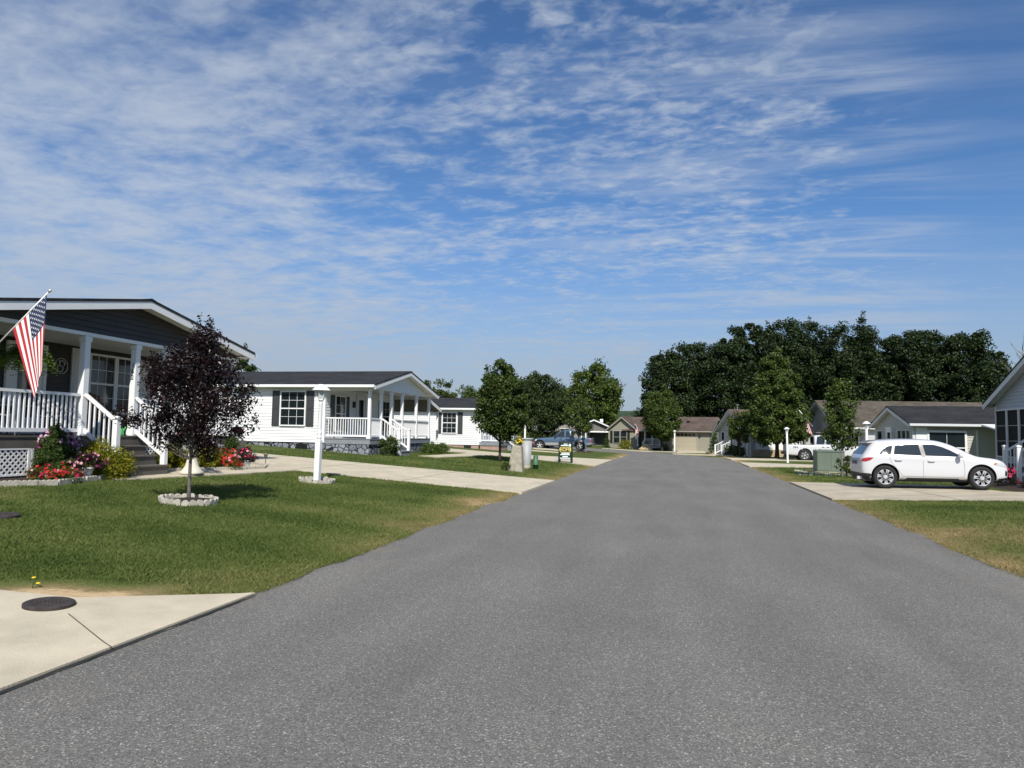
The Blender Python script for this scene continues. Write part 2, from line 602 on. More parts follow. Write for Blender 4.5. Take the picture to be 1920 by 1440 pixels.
def ground():
    xs = np.concatenate([[-3000, -1200, -500, -200, -100, -60], np.arange(-40, -16, 1.0), np.arange(-16, -6.3, .3), np.arange(-6.3, -4.3, .09), [-4.25, -4.1, -4.0, -3.95],
                         np.arange(-3, 3.1, 1.0), [3.95, 4.0, 4.1, 4.25], np.arange(4.5, 13, .3), np.arange(13, 48, 1.5), [60, 100, 200, 500, 1200, 3000]])
    ys = np.concatenate([[-3000, -1000, -300, -100, -40], np.arange(-20, 3, 1.), np.arange(3, 5, .35), np.arange(5.0, 6.5, .06), np.arange(6.5, 45, .35), np.arange(45, 130, 1.5), [160, 250, 500, 1200, 3500]])
    xs = np.unique(np.round(xs, 4)); ys = np.unique(np.round(ys, 4))
    X, Y = np.meshgrid(xs, ys)
    Z = Tn(X, Y)
    # a slightly raised turf edge along the road and small unevenness of the lawn
    off = np.where((np.abs(X) > 4.0) & (np.abs(X) < 30), .022 + .02 * (fbm(X * .8, Y * .8, 5) - .5), 0)
    cross = (X < -3.5) & (Y > 60) & (Y < 85)
    off = np.where(cross, 0, off)
    off = np.where(np.abs(X) <= 3.96, -.03, off)
    Z = Z + off - .012
    X = X + np.where(np.abs(np.abs(X) - 4.0) < .45, verge(Y, np.sign(X)) * np.exp(-((np.abs(X) - 3.97) / .22) ** 2), 0) * ((Y > -15) & (Y < 56))
    V = np.stack([X.ravel(), Y.ravel(), Z.ravel()], 1)
    nx, ny = len(xs), len(ys)
    i = np.arange(nx - 1)[None, :] + nx * np.arange(ny - 1)[:, None]
    F = np.stack([i, i + 1, i + nx + 1, i + nx], -1).reshape(-1, 4)
    o = npmesh('ground', V, F, GROUND_M, attr={'dry': dryness(X.ravel(), Y.ravel()), 'lawn_stripe': lawn_stripe(X.ravel(), Y.ravel())})
    o.data.polygons.foreach_set('use_smooth', np.ones(len(F), dtype=bool))
    tag(o, kind='structure')
ground()

def asphalt_mat():
    m = bpy.data.materials.new('asphalt')
    nt, b = nodes_of(m)
    L = nt.links.new
    tc = N(nt, 'ShaderNodeTexCoord')
    fine = N(nt, 'ShaderNodeTexVoronoi', feature='F1')
    fine.inputs['Scale'].default_value = 120
    n1 = N(nt, 'ShaderNodeTexNoise')
    n1.inputs['Scale'].default_value = 75; n1.inputs['Detail'].default_value = 5; n1.inputs['Roughness'].default_value = .8
    big = N(nt, 'ShaderNodeTexNoise')
    big.inputs['Scale'].default_value = .35; big.inputs['Detail'].default_value = 6; big.inputs['Roughness'].default_value = .6
    mp = N(nt, 'ShaderNodeMapping')
    mp.inputs['Scale'].default_value = (1.3, .22, 1)
    L(tc.outputs['Object'], mp.inputs[0])
    lane = N(nt, 'ShaderNodeTexNoise')
    lane.inputs['Scale'].default_value = 1.1; lane.inputs['Detail'].default_value = 4
    L(mp.outputs[0], lane.inputs['Vector'])
    for n in (fine, n1, big): L(tc.outputs['Object'], n.inputs['Vector'])
    sep = N(nt, 'ShaderNodeSeparateColor')
    L(fine.outputs['Color'], sep.inputs[0])
    def mth(op, a, bb, c=None):
        n = N(nt, 'ShaderNodeMath', operation=op)
        for i, q in enumerate((a, bb, c)):
            if q is None: continue
            if isinstance(q, (int, float)): n.inputs[i].default_value = q
            else: L(q, n.inputs[i])
        return n.outputs[0]
    v = mth('MULTIPLY_ADD', sep.outputs[0], .55, mth('MULTIPLY', n1.outputs['Fac'], .75))
    st = ramp(nt, v, [(.26, (.066, .063, .057)), (.58, (.134, .128, .117)), (.88, (.195, .186, .169)), (.99, (.50, .48, .43))])
    bg_ = ramp(nt, big.outputs['Fac'], [(.3, (.90, .90, .91)), (.7, (1.10, 1.10, 1.09))])
    ln = ramp(nt, lane.outputs['Fac'], [(.33, (1.0, 1.0, 1.0)), (.67, (1.20, 1.20, 1.19))])
    m1 = N(nt, 'ShaderNodeMix', data_type='RGBA', blend_type='MULTIPLY'); m1.inputs[0].default_value = 1
    L(st.outputs[0], m1.inputs[6]); L(bg_.outputs[0], m1.inputs[7])
    m2 = N(nt, 'ShaderNodeMix', data_type='RGBA', blend_type='MULTIPLY'); m2.inputs[0].default_value = 1
    L(m1.outputs[2], m2.inputs[6]); L(ln.outputs[0], m2.inputs[7])
    # sandy dust that the verge has washed on to the margins
    sx = N(nt, 'ShaderNodeSeparateXYZ'); L(tc.outputs['Object'], sx.inputs[0])
    ed = N(nt, 'ShaderNodeMapRange'); ed.inputs[1].default_value = 2.9; ed.inputs[2].default_value = 4.1
    L(mth('ABSOLUTE', sx.outputs[0], None), ed.inputs[0])
    dn = N(nt, 'ShaderNodeTexNoise'); dn.inputs['Scale'].default_value = .8; dn.inputs['Detail'].default_value = 7; dn.inputs['Roughness'].default_value = .7
    L(tc.outputs['Object'], dn.inputs['Vector'])
    dm = N(nt, 'ShaderNodeMapRange'); dm.inputs[1].default_value = .50; dm.inputs[2].default_value = .72; dm.inputs[4].default_value = .75
    L(dn.outputs['Fac'], dm.inputs[0])
    m3 = N(nt, 'ShaderNodeMix', data_type='RGBA')
    L(mth('MULTIPLY', ed.outputs[0], dm.outputs[0]), m3.inputs[0])
    L(m2.outputs[2], m3.inputs[6]); m3.inputs[7].default_value = (.24, .195, .135, 1)
    L(m3.outputs[2], b.inputs['Base Color'])
    b.inputs['Roughness'].default_value = .82
    b.inputs['Specular IOR Level'].default_value = .3
    bp = N(nt, 'ShaderNodeBump')
    bp.inputs['Strength'].default_value = .75; bp.inputs['Distance'].default_value = .008
    L(v, bp.inputs['Height'])
    L(bp.outputs[0], b.inputs['Normal'])
    return m
ASPHALT = asphalt_mat()

def road():
    rows = []
    rr = random.Random(4)
    for y in list(np.arange(-14, 52.1, .4)):
        jl = (vnoise(y * 1.7, 3.3, 1) - .5) * .12 + (vnoise(y * .4, 1.1, 2) - .5) * .14
        jr = (vnoise(y * 1.9, 7.3, 1) - .5) * .12 + (vnoise(y * .4, 9.1, 2) - .5) * .16
        rows.append(((-4.28 + jl * .3, y), (4.28 + jr * .3, y)))
    rows += [((-4, 56), (3.75, 56)), ((-4, 60), (3.35, 60.2)), ((-4.02, 63.5), (2.2, 63.8)), ((-4.3, 65.9), (0.6, 68.2)), ((-5.0, 67.0), (-.9, 73.2)),
             ((-6.6, 67.4), (-2.6, 77.0)), ((-9, 67.3), (-5.5, 79.0)), ((-14, 66.8), (-11, 79.4)), ((-24, 66), (-22, 79)), ((-60, 62), (-60, 76))]
    nx = 16
    V = []; F = []
    for (l, r_) in rows:
        for k in range(nx + 1):
            t = k / nx
            x = l[0] + (r_[0] - l[0]) * t; y = l[1] + (r_[1] - l[1]) * t
            crown = .03 * (1 - (2 * t - 1) ** 2)
            zt = T(x, y) if y > 55 else float(np.interp(y, [25, 85], [0, -.12]))
            V.append((x, y, zt + crown - .012))
    n = nx + 1
    for i in range(len(rows) - 1):
        for k in range(nx):
            F.append((i * n + k, i * n + k + 1, (i + 1) * n + k + 1, (i + 1) * n + k))
    o = npmesh('road', np.array(V), np.array(F), ASPHALT)
    o.data.polygons.foreach_set('use_smooth', np.ones(len(F), dtype=bool))
    tag(o, kind='structure')
road()

CONC = M('concrete', (.51, .45, .335), .85, spec=.25, var=(1.6, .16), bump=(60, .25))
CONC2 = M('concrete_grey', (.43, .375, .285), .85, spec=.25, var=(1.2, .2), bump=(60, .25))

def slab(name, quads, mat=CONC, h=.045, n=(10, 10), joints=()):
    """concrete paving laid on the terrain; quads = list of 4-corner patches"""
    mb = MB()
    for q in quads:
        A, Bq, C, D = [np.array(p, float) for p in q]
        nu, nv = n
        idx = {}
        vs = []; fs = []
        for j in range(nv + 1):
            for i in range(nu + 1):
                s_, t_ = i / nu, j / nv
                p = (A * (1 - s_) + Bq * s_) * (1 - t_) + (D * (1 - s_) + C * s_) * t_
                idx[i, j] = len(vs)
                vs.append((p[0], p[1], T(p[0], p[1]) + h))
        for j in range(nv):
            for i in range(nu):
                fs.append((idx[i, j], idx[i + 1, j], idx[i + 1, j + 1], idx[i, j + 1]))
        loop = [(i, 0) for i in range(nu)] + [(nu, j) for j in range(nv)] + [(i, nv) for i in range(nu, 0, -1)] + [(0, j) for j in range(nv, 0, -1)]
        b0 = len(vs)
        for k in loop:
            x, y, z = vs[idx[k]]
            vs.append((x, y, z - .14))
        m_ = len(loop)
        for a in range(m_):
            b = (a + 1) % m_
            fs.append((idx[loop[a]], b0 + a, b0 + b, idx[loop[b]]))
        mb.add(vs, fs)
    for (p, q, w) in joints:
        for k in range(8):
            a = np.array(p) + (np.array(q) - np.array(p)) * k / 8; b = np.array(p) + (np.array(q) - np.array(p)) * (k + 1) / 8
            mb.bar((a[0], a[1], T(*a) + h + .001), (b[0], b[1], T(*b) + h + .001), w, .006, 1)
    o = mb.build(name, [mat, M('joint', (.09, .08, .065), .9)])
    return tag(o, kind='structure')

slab('driveway', [((-3.9, 6.25), (-5.08, 5.36), (-5.08, 1.0), (-3.85, -1.0)), ((-5.08, 5.36), (-6.2, 5.2), (-6.2, 1.), (-5.08, 1.)),
                  ((-6.2, 5.2), (-14, 5.3), (-14, 1.), (-6.2, 1.))], n=(8, 8), h=.03, joints=[((-4.75, 4.95), (-3.86, 4.42), .007)])
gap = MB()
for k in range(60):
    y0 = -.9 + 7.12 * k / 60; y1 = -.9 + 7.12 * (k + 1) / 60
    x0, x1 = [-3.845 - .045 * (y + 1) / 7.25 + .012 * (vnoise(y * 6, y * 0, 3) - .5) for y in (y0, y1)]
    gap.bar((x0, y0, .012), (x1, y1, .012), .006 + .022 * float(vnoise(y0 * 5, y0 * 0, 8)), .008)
tag(gap.build('asphalt_seam_shadow', M('seam_dirt_shadow', (.06, .055, .045), .95)), kind='structure')  # dirty joint at the slab edge, with its crack's shadow line painted dark
slab('driveway', [((-3.93, 18.6), (-10.7, 18.75), (-10.7, 23.75), (-3.93, 23.95)), ((-10.7, 18.75), (-22, 18.95), (-22, 23.75), (-10.7, 23.75))], n=(14, 6),
     joints=[((-7.3, 18.68), (-7.3, 23.8), .015), ((-10.7, 18.8), (-10.7, 23.7), .015), ((-13.6, 19.5), (-13.6, 23.7), .015)])
slab('walkway', [((-10.5, 18.75), (-11.6, 18.75), (-12.0, 16.0), (-10.85, 15.8)), ((-10.85, 15.8), (-12.0, 16.0), (-12.3, 12.8), (-11.32, 12.9))], h=.05, n=(4, 8))
slab('driveway', [((-3.95, 36.6), (-9, 38.8), (-9, 43.0), (-3.95, 47.0)), ((-9, 38.8), (-24, 38.8), (-24, 42.4), (-9, 43.0))], n=(10, 6))
slab('walkway', [((-9.9, 38.8), (-11.2, 38.8), (-11.5, 32.2), (-10.6, 32.2)), ((-10.6, 32.2), (-11.5, 32.2), (-11.6, 31.6), (-10.6, 31.6))], n=(3, 6))
slab('driveway', [((3.95, 20.0), (9.4, 19.85), (9.4, 26.6), (3.95, 27.1)), ((9.4, 19.85), (24, 19.7), (24, 22.5), (9.4, 24.0))], CONC2, n=(12, 6),
     joints=[((6.9, 20.), (6.9, 26.8), .015)])
slab('driveway', [((3.95, 41.0), (9.6, 42.3), (9.6, 46.4), (3.95, 48.2)), ((9.6, 42.3), (20, 42.3), (20, 46.4), (9.6, 46.4))], n=(8, 4))
slab('driveway', [((3.95, 54.0), (8.5, 55.0), (8.5, 59.4), (3.7, 58.4)), ((8.5, 55.0), (22, 55.0), (22, 59.4), (8.5, 59.4))], n=(8, 4))
slab('walkway', [((-.2, 68.7), (6.3, 66.6), (6.3, 68.4), (-.4, 70.6)), ((3.6, 68.2), (4.9, 68.2), (4.3, 73.5), (3.2, 73.5))], n=(8, 3))
slab('driveway', [((-8, 81.0), (-2.4, 79.0), (-1.2, 80.2), (-7, 82.6)), ((-2.4, 79.), (0.2, 76.2), (3.4, 79.2), (-1.2, 80.2)), ((.3, 79.6), (3.4, 79.2), (3.2, 90), (.1, 90))], n=(6, 4))
slab('driveway', [((-8.2, 53.), (-19, 53.), (-19, 55.2), (-8.2, 55.4)), ((-8.2, 60.5), (-19, 60.5), (-19, 66), (-8.2, 66.6))], n=(8, 3))

# far hills
def hills():
    mb = MB()
    rr = np.random.default_rng(2)
    for (x0, x1, y, hh, seed) in ((-900, 260, 640, 36, 1), (20, 1100, 760, 26, 7)):
        xs = np.linspace(x0, x1, 70)
        prof = hh * (.55 + .6 * fbm(xs * .004, xs * 0, seed, 3)) * np.clip(np.minimum((xs - x0), (x1 - xs)) / 160, 0, 1) ** .6
        vs = []
        for k in range(5):
            t = k / 4
            for x, p in zip(xs, prof):
                vs.append((x, y + t * 220 - 60, p * math.sin(PI / 2 * t) - 1 + (fbm(x * .03, t * 4, 3) - .5) * 3 * t))
        n = len(xs)
        fs = [(k * n + i, k * n + i + 1, (k + 1) * n + i + 1, (k + 1) * n + i) for k in range(4) for i in range(n - 1)]
        mb.add(vs, fs, 0, True)
    o = mb.build('hills', M('hill_wood', (.035, .06, .03), .95, spec=.1, var=(.06, .5)))
    tag(o, kind='structure')
hills()
# ================================================================== HOUSE KIT
WHITE = M('white_paint', (.80, .80, .79), .42, spec=.4, var=(2.2, .03))
VINYL_W = M('white_vinyl', (.80, .80, .79), .5, var=(1.2, .025))
GLASS = M('window_glass', (.012, .017, .019), .06, spec=.75)
SCREEN = M('porch_screen', (.007, .007, .008), .6, spec=.12)
SHUTTER_D = M('shutter_charcoal', (.045, .048, .052), .5)
DECK_BR = M('deck_brown', (.105, .092, .078), .8, var=(3, .2))
DECK_GR = M('deck_grey', (.22, .235, .25), .75, var=(3, .12))
CEIL = M('porch_ceiling', (.62, .62, .60), .6)
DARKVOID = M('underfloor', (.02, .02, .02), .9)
BRASS = M('door_metal', (.30, .26, .16), .3, metal=.9)
BLACKM = M('black_metal', (.015, .015, .016), .4)
ROOF_DK = shinglemat('shingles_charcoal', (.023, .023, .025), (.036, .036, .039))
ROOF_BR = shinglemat('shingles_brown', (.135, .097, .080), (.100, .074, .062))
ROOF_TAN = shinglemat('shingles_tan', (.120, .102, .078), (.088, .076, .061))

def siding(mb, B, lim, z0, z1, course=.125, mi=0):
    """overlapping clapboards; lim(z) -> (a0, a1) along the wall"""
    o, u, n = B
    def P(a, z, c):
        return (o[0] + u[0] * a + n[0] * c, o[1] + u[1] * a + n[1] * c, o[2] + z)
    z = z0
    while z < z1 - .01:
        zt = min(z + course, z1)
        a0, a1 = lim(z); b0, b1 = lim(zt)
        if a1 - a0 < .02: break
        vs = [P(a0, z, .0), P(a1, z, .0), P(a1, z, .027), P(a0, z, .027), P(b1, zt, .004), P(b0, zt, .004)]
        mb.add(vs, [(0, 1, 2, 3), (3, 2, 4, 5)], mi)
        z = zt

def window(root, B, a, z, w, h, cols=3, rows=4, frame=WHITE, pane=GLASS, c=.034, double=True, fw=.055, mw=.007):
    """double-hung window, lower-left corner at (a, z) on wall basis B"""
    m = MB()
    d = c + .045
    m.bbox(B, a - fw, z - fw, c - .02, a, z + h + fw, d)
    m.bbox(B, a + w, z - fw, c - .02, a + w + fw, z + h + fw, d)
    m.bbox(B, a, z + h, c - .02, a + w, z + h + fw, d - .002)
    m.bbox(B, a, z - fw, c - .02, a + w, z, d + .02)
    if double:
        m.bbox(B, a, z + h * .5 - .025, c - .01, a + w, z + h * .5 + .025, d - .01)
    for i in range(1, cols):
        x = a + w * i / cols
        m.bbox(B, x - mw, z, c, x + mw, z + h, c + .011)
    for i in range(1, rows):
        if double and rows % 2 == 0 and i == rows // 2: continue
        y = z + h * i / rows
        m.bbox(B, a, y - mw, c, a + w, y + mw, c + .0095)
    f = m.build('window', frame, root)
    p = MB()
    p.bbox(B, a - .01, z - .01, c - .03, a + w + .01, z + h + .01, c + .006)
    p.build('pane', pane, f)
    return f

def shutter(root, B, a, z, w, h, mat=SHUTTER_D, c=.032):
    m = MB()
    m.bbox(B, a, z, c - .015, a + w, z + h, c + .012)
    e = .05
    m.bbox(B, a, z, c + .012, a + e, z + h, c + .03); m.bbox(B, a + w - e, z, c + .012, a + w, z + h, c + .03)
    for zz in (z, z + h * .5 - e / 2, z + h - e):
        m.bbox(B, a + e, zz, c + .012, a + w - e, zz + e, c + .029)
    k = .13
    for lo, hi in ((z + e, z + h * .5 - e / 2), (z + h * .5 + e / 2, z + h - e)):
        m.bbox(B, a + e + .03, lo + .04, c + .012, a + w - e - .03, hi - .04, c + .022)
    return m.build('shutter', mat, root)

def door(root, B, a, z, w, h, mat=WHITE, lite=(.2, .75, .4, .9), glass=GLASS, c=.034):
    m = MB()
    m.bbox(B, a - .08, z, c - .02, a, z + h + .08, c + .05); m.bbox(B, a + w, z, c - .02, a + w + .08, z + h + .08, c + .05)
    m.bbox(B, a, z + h, c - .02, a + w, z + h + .08, c + .048)
    m.bbox(B, a, z, c - .02, a + w, z + h, c + .02)
    d = m.build('door', mat, root)
    if lite:
        g = MB()
        g.bbox(B, a + w * lite[0], z + h * lite[2], c + .01, a + w * lite[1], z + h * lite[3], c + .026)
        g.build('door_glass', glass, d)
    k = MB()
    k.bbox(B, a + w * .88, z + h * .46, c + .02, a + w * .94, z + h * .5, c + .06)
    k.build('handle', BRASS, d)
    return d

def post(root, x, y, z0, z1, w=.14, name='post', mat=WHITE):
    m = MB()
    h = w / 2
    m.box(x - h, y - h, z0, x + h, y + h, z1)
    m.box(x - h - .025, y - h - .025, z0 + .002, x + h + .025, y + h + .025, z0 + .16)
    m.box(x - h - .02, y - h - .02, z1 - .12, x + h + .02, y + h + .02, z1 - .002)
    return m.build(name, mat, root, bevel=.006)

def railing(root, p0, p1, h=.9, low=.12, gap=.115, bw=.032, mat=WHITE):
    """top rail, bottom rail and square balusters from p0 to p1 (points at deck level, may slope)"""
    m = MB()
    p0 = Vector(p0); p1 = Vector(p1)
    zt = Vector((0, 0, h - .03)); zb = Vector((0, 0, low))
    m.bar(p0 + zt, p1 + zt, .075, .06)
    m.bar(p0 + zb, p1 + zb, .05, .08)
    L = (Vector((p1.x, p1.y, 0)) - Vector((p0.x, p0.y, 0))).length
    n = max(2, int(round(L / gap)))
    for i in range(1, n):
        q = p0.lerp(p1, i / n)
        m.bar(q + zb, q + zt, bw, bw, up=(p1 - p0).normalized())
    return m.build('railing', mat, root)

def newel(root, x, y, z0, z1, w=.12):
    m = MB(); h = w / 2
    m.box(x - h, y - h, z0, x + h, y + h, z1)
    m.box(x - h - .018, y - h - .018, z1 - .03, x + h + .018, y + h + .018, z1 + .015)
    m.add([(x - h, y - h, z1 + .015), (x + h, y - h, z1 + .015), (x + h, y + h, z1 + .015), (x - h, y + h, z1 + .015), (x, y, z1 + .05)], [(0, 1, 4), (1, 2, 4), (2, 3, 4), (3, 0, 4)])
    return m.build('newel', WHITE, root, bevel=.005)

def steps(root, x0, y0, y1, ztop, n, run=.29, mat=DECK_BR, zbot=0.0):
    """flight descending towards +x from x0"""
    m = MB()
    rise = (ztop - zbot) / n
    for i in range(1, n):
        z = ztop - rise * i
        m.box(x0 + run * (i - 1) - .003 * i, y0 + .004 * i, zbot - .15, x0 + run * i, y1 - .004 * i, z - .035)
        m.box(x0 + run * (i - 1), y0 - .02, z - .035, x0 + run * i + .03, y1 + .02, z)
    return m.build('steps', mat, root)

def lattice(root, B, a0, a1, z0, z1, mat=WHITE, pitch=.085, w=.030, c=.0):
    m = MB()
    o, u, n = B
    def seg(p, q, cc):
        P = lambda a, z: Vector((o[0] + u[0] * a + n[0] * cc, o[1] + u[1] * a + n[1] * cc, o[2] + z))
        m.bar(P(*p), P(*q), w, .008, up=(n[0], n[1], 0))
    W = a1 - a0; H = z1 - z0
    st = pitch * 1.414
    k = -H
    while k < W:
        s = max(0, k); e = min(W, k + H)
        if e - s > .01:
            seg((a0 + s, z0 + s - k), (a0 + e, z0 + e - k), c)
            seg((a1 - s, z0 + s - k), (a1 - e, z0 + e - k), c + .009)
        k += st
    m.bbox(B, a0, z0, c - .01, a1, z0 + .03, c + .02); m.bbox(B, a0, z1 - .03, c - .01, a1, z1, c + .02)
    m.bbox(B, a0, z0 + .03, c - .01, a0 + .05, z1 - .03, c + .021); m.bbox(B, a1 - .05, z0 + .03, c - .01, a1, z1 - .03, c + .021)
    return m.build('lattice', mat, root)

def house(name, label, loc, rotz, W, D, fl, wt, zr, slope, ov=.38, eo=.32, pd=0.0, bh=.17, side=VINYL_W, gable=None, roof=ROOF_DK, skirt=None, deckm=DECK_GR,
          trim=WHITE, fascia=.17, group=None, course=.125, cat='house', corner=True, skirt_h=None, south_from=None, both=True):
    """single-storey home, gable end towards local +x. fl floor, wt wall top, zr ridge (roof surface), all above local ground"""
    root = thing(name, label, cat, loc, rotz, group)
    hw = W / 2
    th = .06
    zu = zr - th                                 # underside at the ridge
    eh = hw + eo
    ze = zr - slope * eh
    gable = gable or side
    # core of the walls: pentagon prism
    c = MB()
    zwall = zu - slope * hw
    wtop = min(wt, zwall)
    poly = [(-hw, fl - .2), (hw, fl - .2), (hw, wtop), (hw, zwall), (0, zu - .01), (-hw, zwall), (-hw, wtop)]
    poly = [(-hw, fl - .2), (hw, fl - .2), (hw, zwall - .005), (0, zu - .01), (-hw, zwall - .005)]
    c.prism(poly, lambda p, q, a: (a, p, q), -D, -pd)
    if pd > 0:                                   # attic over the recessed porch
        zc = wt
        if zwall - .005 > zc + .02:
            pg = [(-hw, zc), (hw, zc), (hw, zwall - .005), (0, zu - .01), (-hw, zwall - .005)]
        else:
            pg = [(-(zu - zc) / slope, zc), ((zu - zc) / slope, zc), (0, zu - .01)]
        c.prism(pg, lambda p, q, a: (a, p, q), -pd, 0)
    S = ((0, -hw, 0), (-1, 0), (0, -1))          # local south wall, a measured back from the front
    Nn = ((0, hw, 0), (-1, 0), (0, 1))
    siding(c, S, lambda z: (pd, D), fl - .2, min(zwall, ze - .0) - .02, course)
    if both: siding(c, Nn, lambda z: (pd, D), fl - .2, min(zwall, ze) - .02, course)
    F = ((0, 0, 0), (0, 1), (1, 0))
    I = ((-pd, 0, 0), (0, 1), (1, 0))
    glim = lambda z: (-min(hw, (zu - z) / slope), min(hw, (zu - z) / slope))
    if pd > 0:
        siding(c, I, lambda z: (-hw, hw), fl, wt - .03, course)
        siding(c, F, glim, wt + .02, zu - .05, course, 1)
    else:
        siding(c, F, glim, fl - .2, zu - .05, course, 1)
    c.build('wall', [side, gable], root)
    # roof
    r = MB()
    poly = [(-eh, ze), (0, zr), (eh, ze), (eh, ze - th), (0, zr - th), (-eh, ze - th)]
    r.prism(poly, lambda p, q, a: (a, p, q), -D - ov, ov)
    rf = r.build('roof', roof, root)
    rc = MB()
    rc.prism([(-.14, zr - slope * .14 + .004), (0, zr + .012), (.14, zr - slope * .14 + .004), (.14, zr - slope * .14 + .0), (0, zr + .006), (-.14, zr - slope * .14)], lambda p, q, a: (a, p, q), -D - ov, ov + .005)
    rc.build('ridge_cap', roof, rf)
    # rake boards, soffits, gutters
    t = MB()
    e2 = eh - .004
    z2 = zr - th - .003
    ins = .012
    for (x0, x1) in ((ov - .03 - ins, ov - ins), (-D - ov + ins, -D - ov + .03 + ins)):
        poly = [(-e2, z2 - slope * e2), (0, z2), (e2, z2 - slope * e2), (e2, z2 - slope * e2 - fascia), (0, z2 - fascia), (-e2, z2 - slope * e2 - fascia)]
        t.prism(poly, lambda p, q, a: (a, p, q), x0, x1)
    # sloping soffit under the rake overhang
    poly = [(-e2, z2 - slope * e2 - .11), (0, z2 - .11), (e2, z2 - slope * e2 - .11), (e2, z2 - slope * e2 - .125), (0, z2 - .125), (-e2, z2 - slope * e2 - .125)]
    t.prism(poly, lambda p, q, a: (a, p, q), .025, ov - .03 - ins - .002)
    for s in (-1, 1):
        zs = ze - th - .10
        y0, y1 = sorted((s * (hw + .022), s * (eh - .012)))
        t.box(-D - ov + .05, y0, zs, ov - .06, y1, zs + .015)
        y0, y1 = sorted((s * (eh - .01), s * (eh + .015)))
        t.box(-D - ov + .02, y0, ze - th - .125, ov - .05, y1, ze - th - .002)
    # frieze boards under the soffit
    t.build('trim', trim, root)
    for s in (-1, 1):
        g = MB()
        y0, y1 = sorted((s * (eh + .017), s * (eh + .125)))
        zt = ze - .035
        g.box(-D - ov + .03, y0, zt - .11, ov - .02, y1, zt - .10)
        ya, yb = sorted((s * (eh + .113), s * (eh + .125)))
        g.box(-D - ov + .03, ya, zt - .0995, ov - .02, yb, zt)
        ya, yb = sorted((s * (eh + .017), s * (eh + .029)))
        g.box(-D - ov + .03, ya, zt - .0995, ov - .02, yb, zt)
        ya, yb = sorted((s * (eh + .0295), s * (eh + .1125)))
        g.box(ov - .034, ya, zt - .0995, ov - .022, yb, zt - .002)
        g.build('gutter', trim, root)
    if corner:
        for s in (-1, 1):
            m = MB()
            ya, yb = sorted((s * (hw - .09), s * (hw + .03)))
            m.box(-pd - .0895, ya, fl - .2, -pd + .03, yb, min(zwall, ze - .1))
            m.build('corner_board', trim, root)
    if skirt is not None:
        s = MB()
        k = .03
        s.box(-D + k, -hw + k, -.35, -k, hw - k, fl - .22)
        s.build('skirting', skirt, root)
    if pd > 0:
        d = MB()
        d.box(-pd + .005, -hw - .02, fl - .03, .05, hw + .02, fl)
        d.box(-pd + .01, -hw + .005, fl - .24, .03, hw - .005, fl - .031)
        d.build('porch_deck', deckm, root)
        ce = MB()
        ce.box(-pd + .03, -hw + .06, wt - .025, -.08, hw - .06, wt - .004)
        ce.build('porch_ceiling', CEIL, root)
        b = MB()
        b.box(-.13, -hw, wt - bh, .02, hw, wt + .018)
        for s in (-1, 1):
            ya, yb = sorted((s * (hw - .13), s * (hw + .02)))
            b.box(-pd + .03, ya, wt - .17, -.132, yb, wt + .0)
        b.build('porch_beam', trim, root)
    return root, S, Nn, F, I
# ================================================================== HOUSES LEFT OF THE ROAD
# ---- dark grey house no. 162 (gable porch)
SIDE_A = M('grey_dark_vinyl', (.034, .029, .024), .5, var=(1.5, .08))
ax, ay, az = -12.6, 14.65, .50
A, AS, AN, AF, AI = house('dark_house', 'dark grey house with white columned porch, white railing and number 162 on a column', (ax, ay, az), 0, 8.15, 17, .87, 3.12, 4.14, .18,
                          ov=.4, pd=2.2, bh=.06, side=SIDE_A, roof=ROOF_DK, skirt=DARKVOID, deckm=DECK_BR)
fl = .87
ys = [-3.95, -1.42, .10, 1.07, 3.92]
for i, y in enumerate(ys):
    post(A, -.055, y, fl, 3.055, .15)
railing(A, (-.055, ys[0] + .08, fl), (-.055, ys[1] - .08, fl), .92)
railing(A, (-.055, ys[3] + .08, fl), (-.055, ys[4] - .08, fl), .92)
railing(A, (-.055, ys[2] + .08, fl), (-.055, ys[3] - .08, fl), .92)
for y in (-1.42, .10):
    newel(A, .86, y, .06, 1.27)
    railing(A, (.03, y, fl), (.80, y, .33), .93, gap=.125)
steps(A, .06, -1.38, .06, fl, 4, run=.32, mat=DECK_BR)
FB = ((0.0, 0, 0), (0, 1), (1, 0))
for (a0, a1) in ((-4.05, -2.72), (-2.70, -1.50), (.16, 1.9), (1.92, 4.05)):
    lattice(A, ((.012, 0, 0), (0, 1), (1, 0)), a0, a1, 0.085, .625)
# inner porch wall
window(A, AI, .98, 1.47, .80, 1.45, 3, 4)
window(A, AI, 1.90, 1.47, .80, 1.45, 3, 4)
shutter(A, AI, .38, 1.42, .42, 1.62, M('shutter_white', (.62, .62, .60), .5)); shutter(A, AI, 2.78, 1.42, .36, 1.55, MATS['shutter_white'])
door(A, AI, -1.35, fl + .02, .9, 2.03, WHITE, lite=(.25, .75, .45, .92))
door(A, AI, -3.6, fl + .02, 1.5, 2.03, WHITE, lite=(.1, .9, .1, .94))
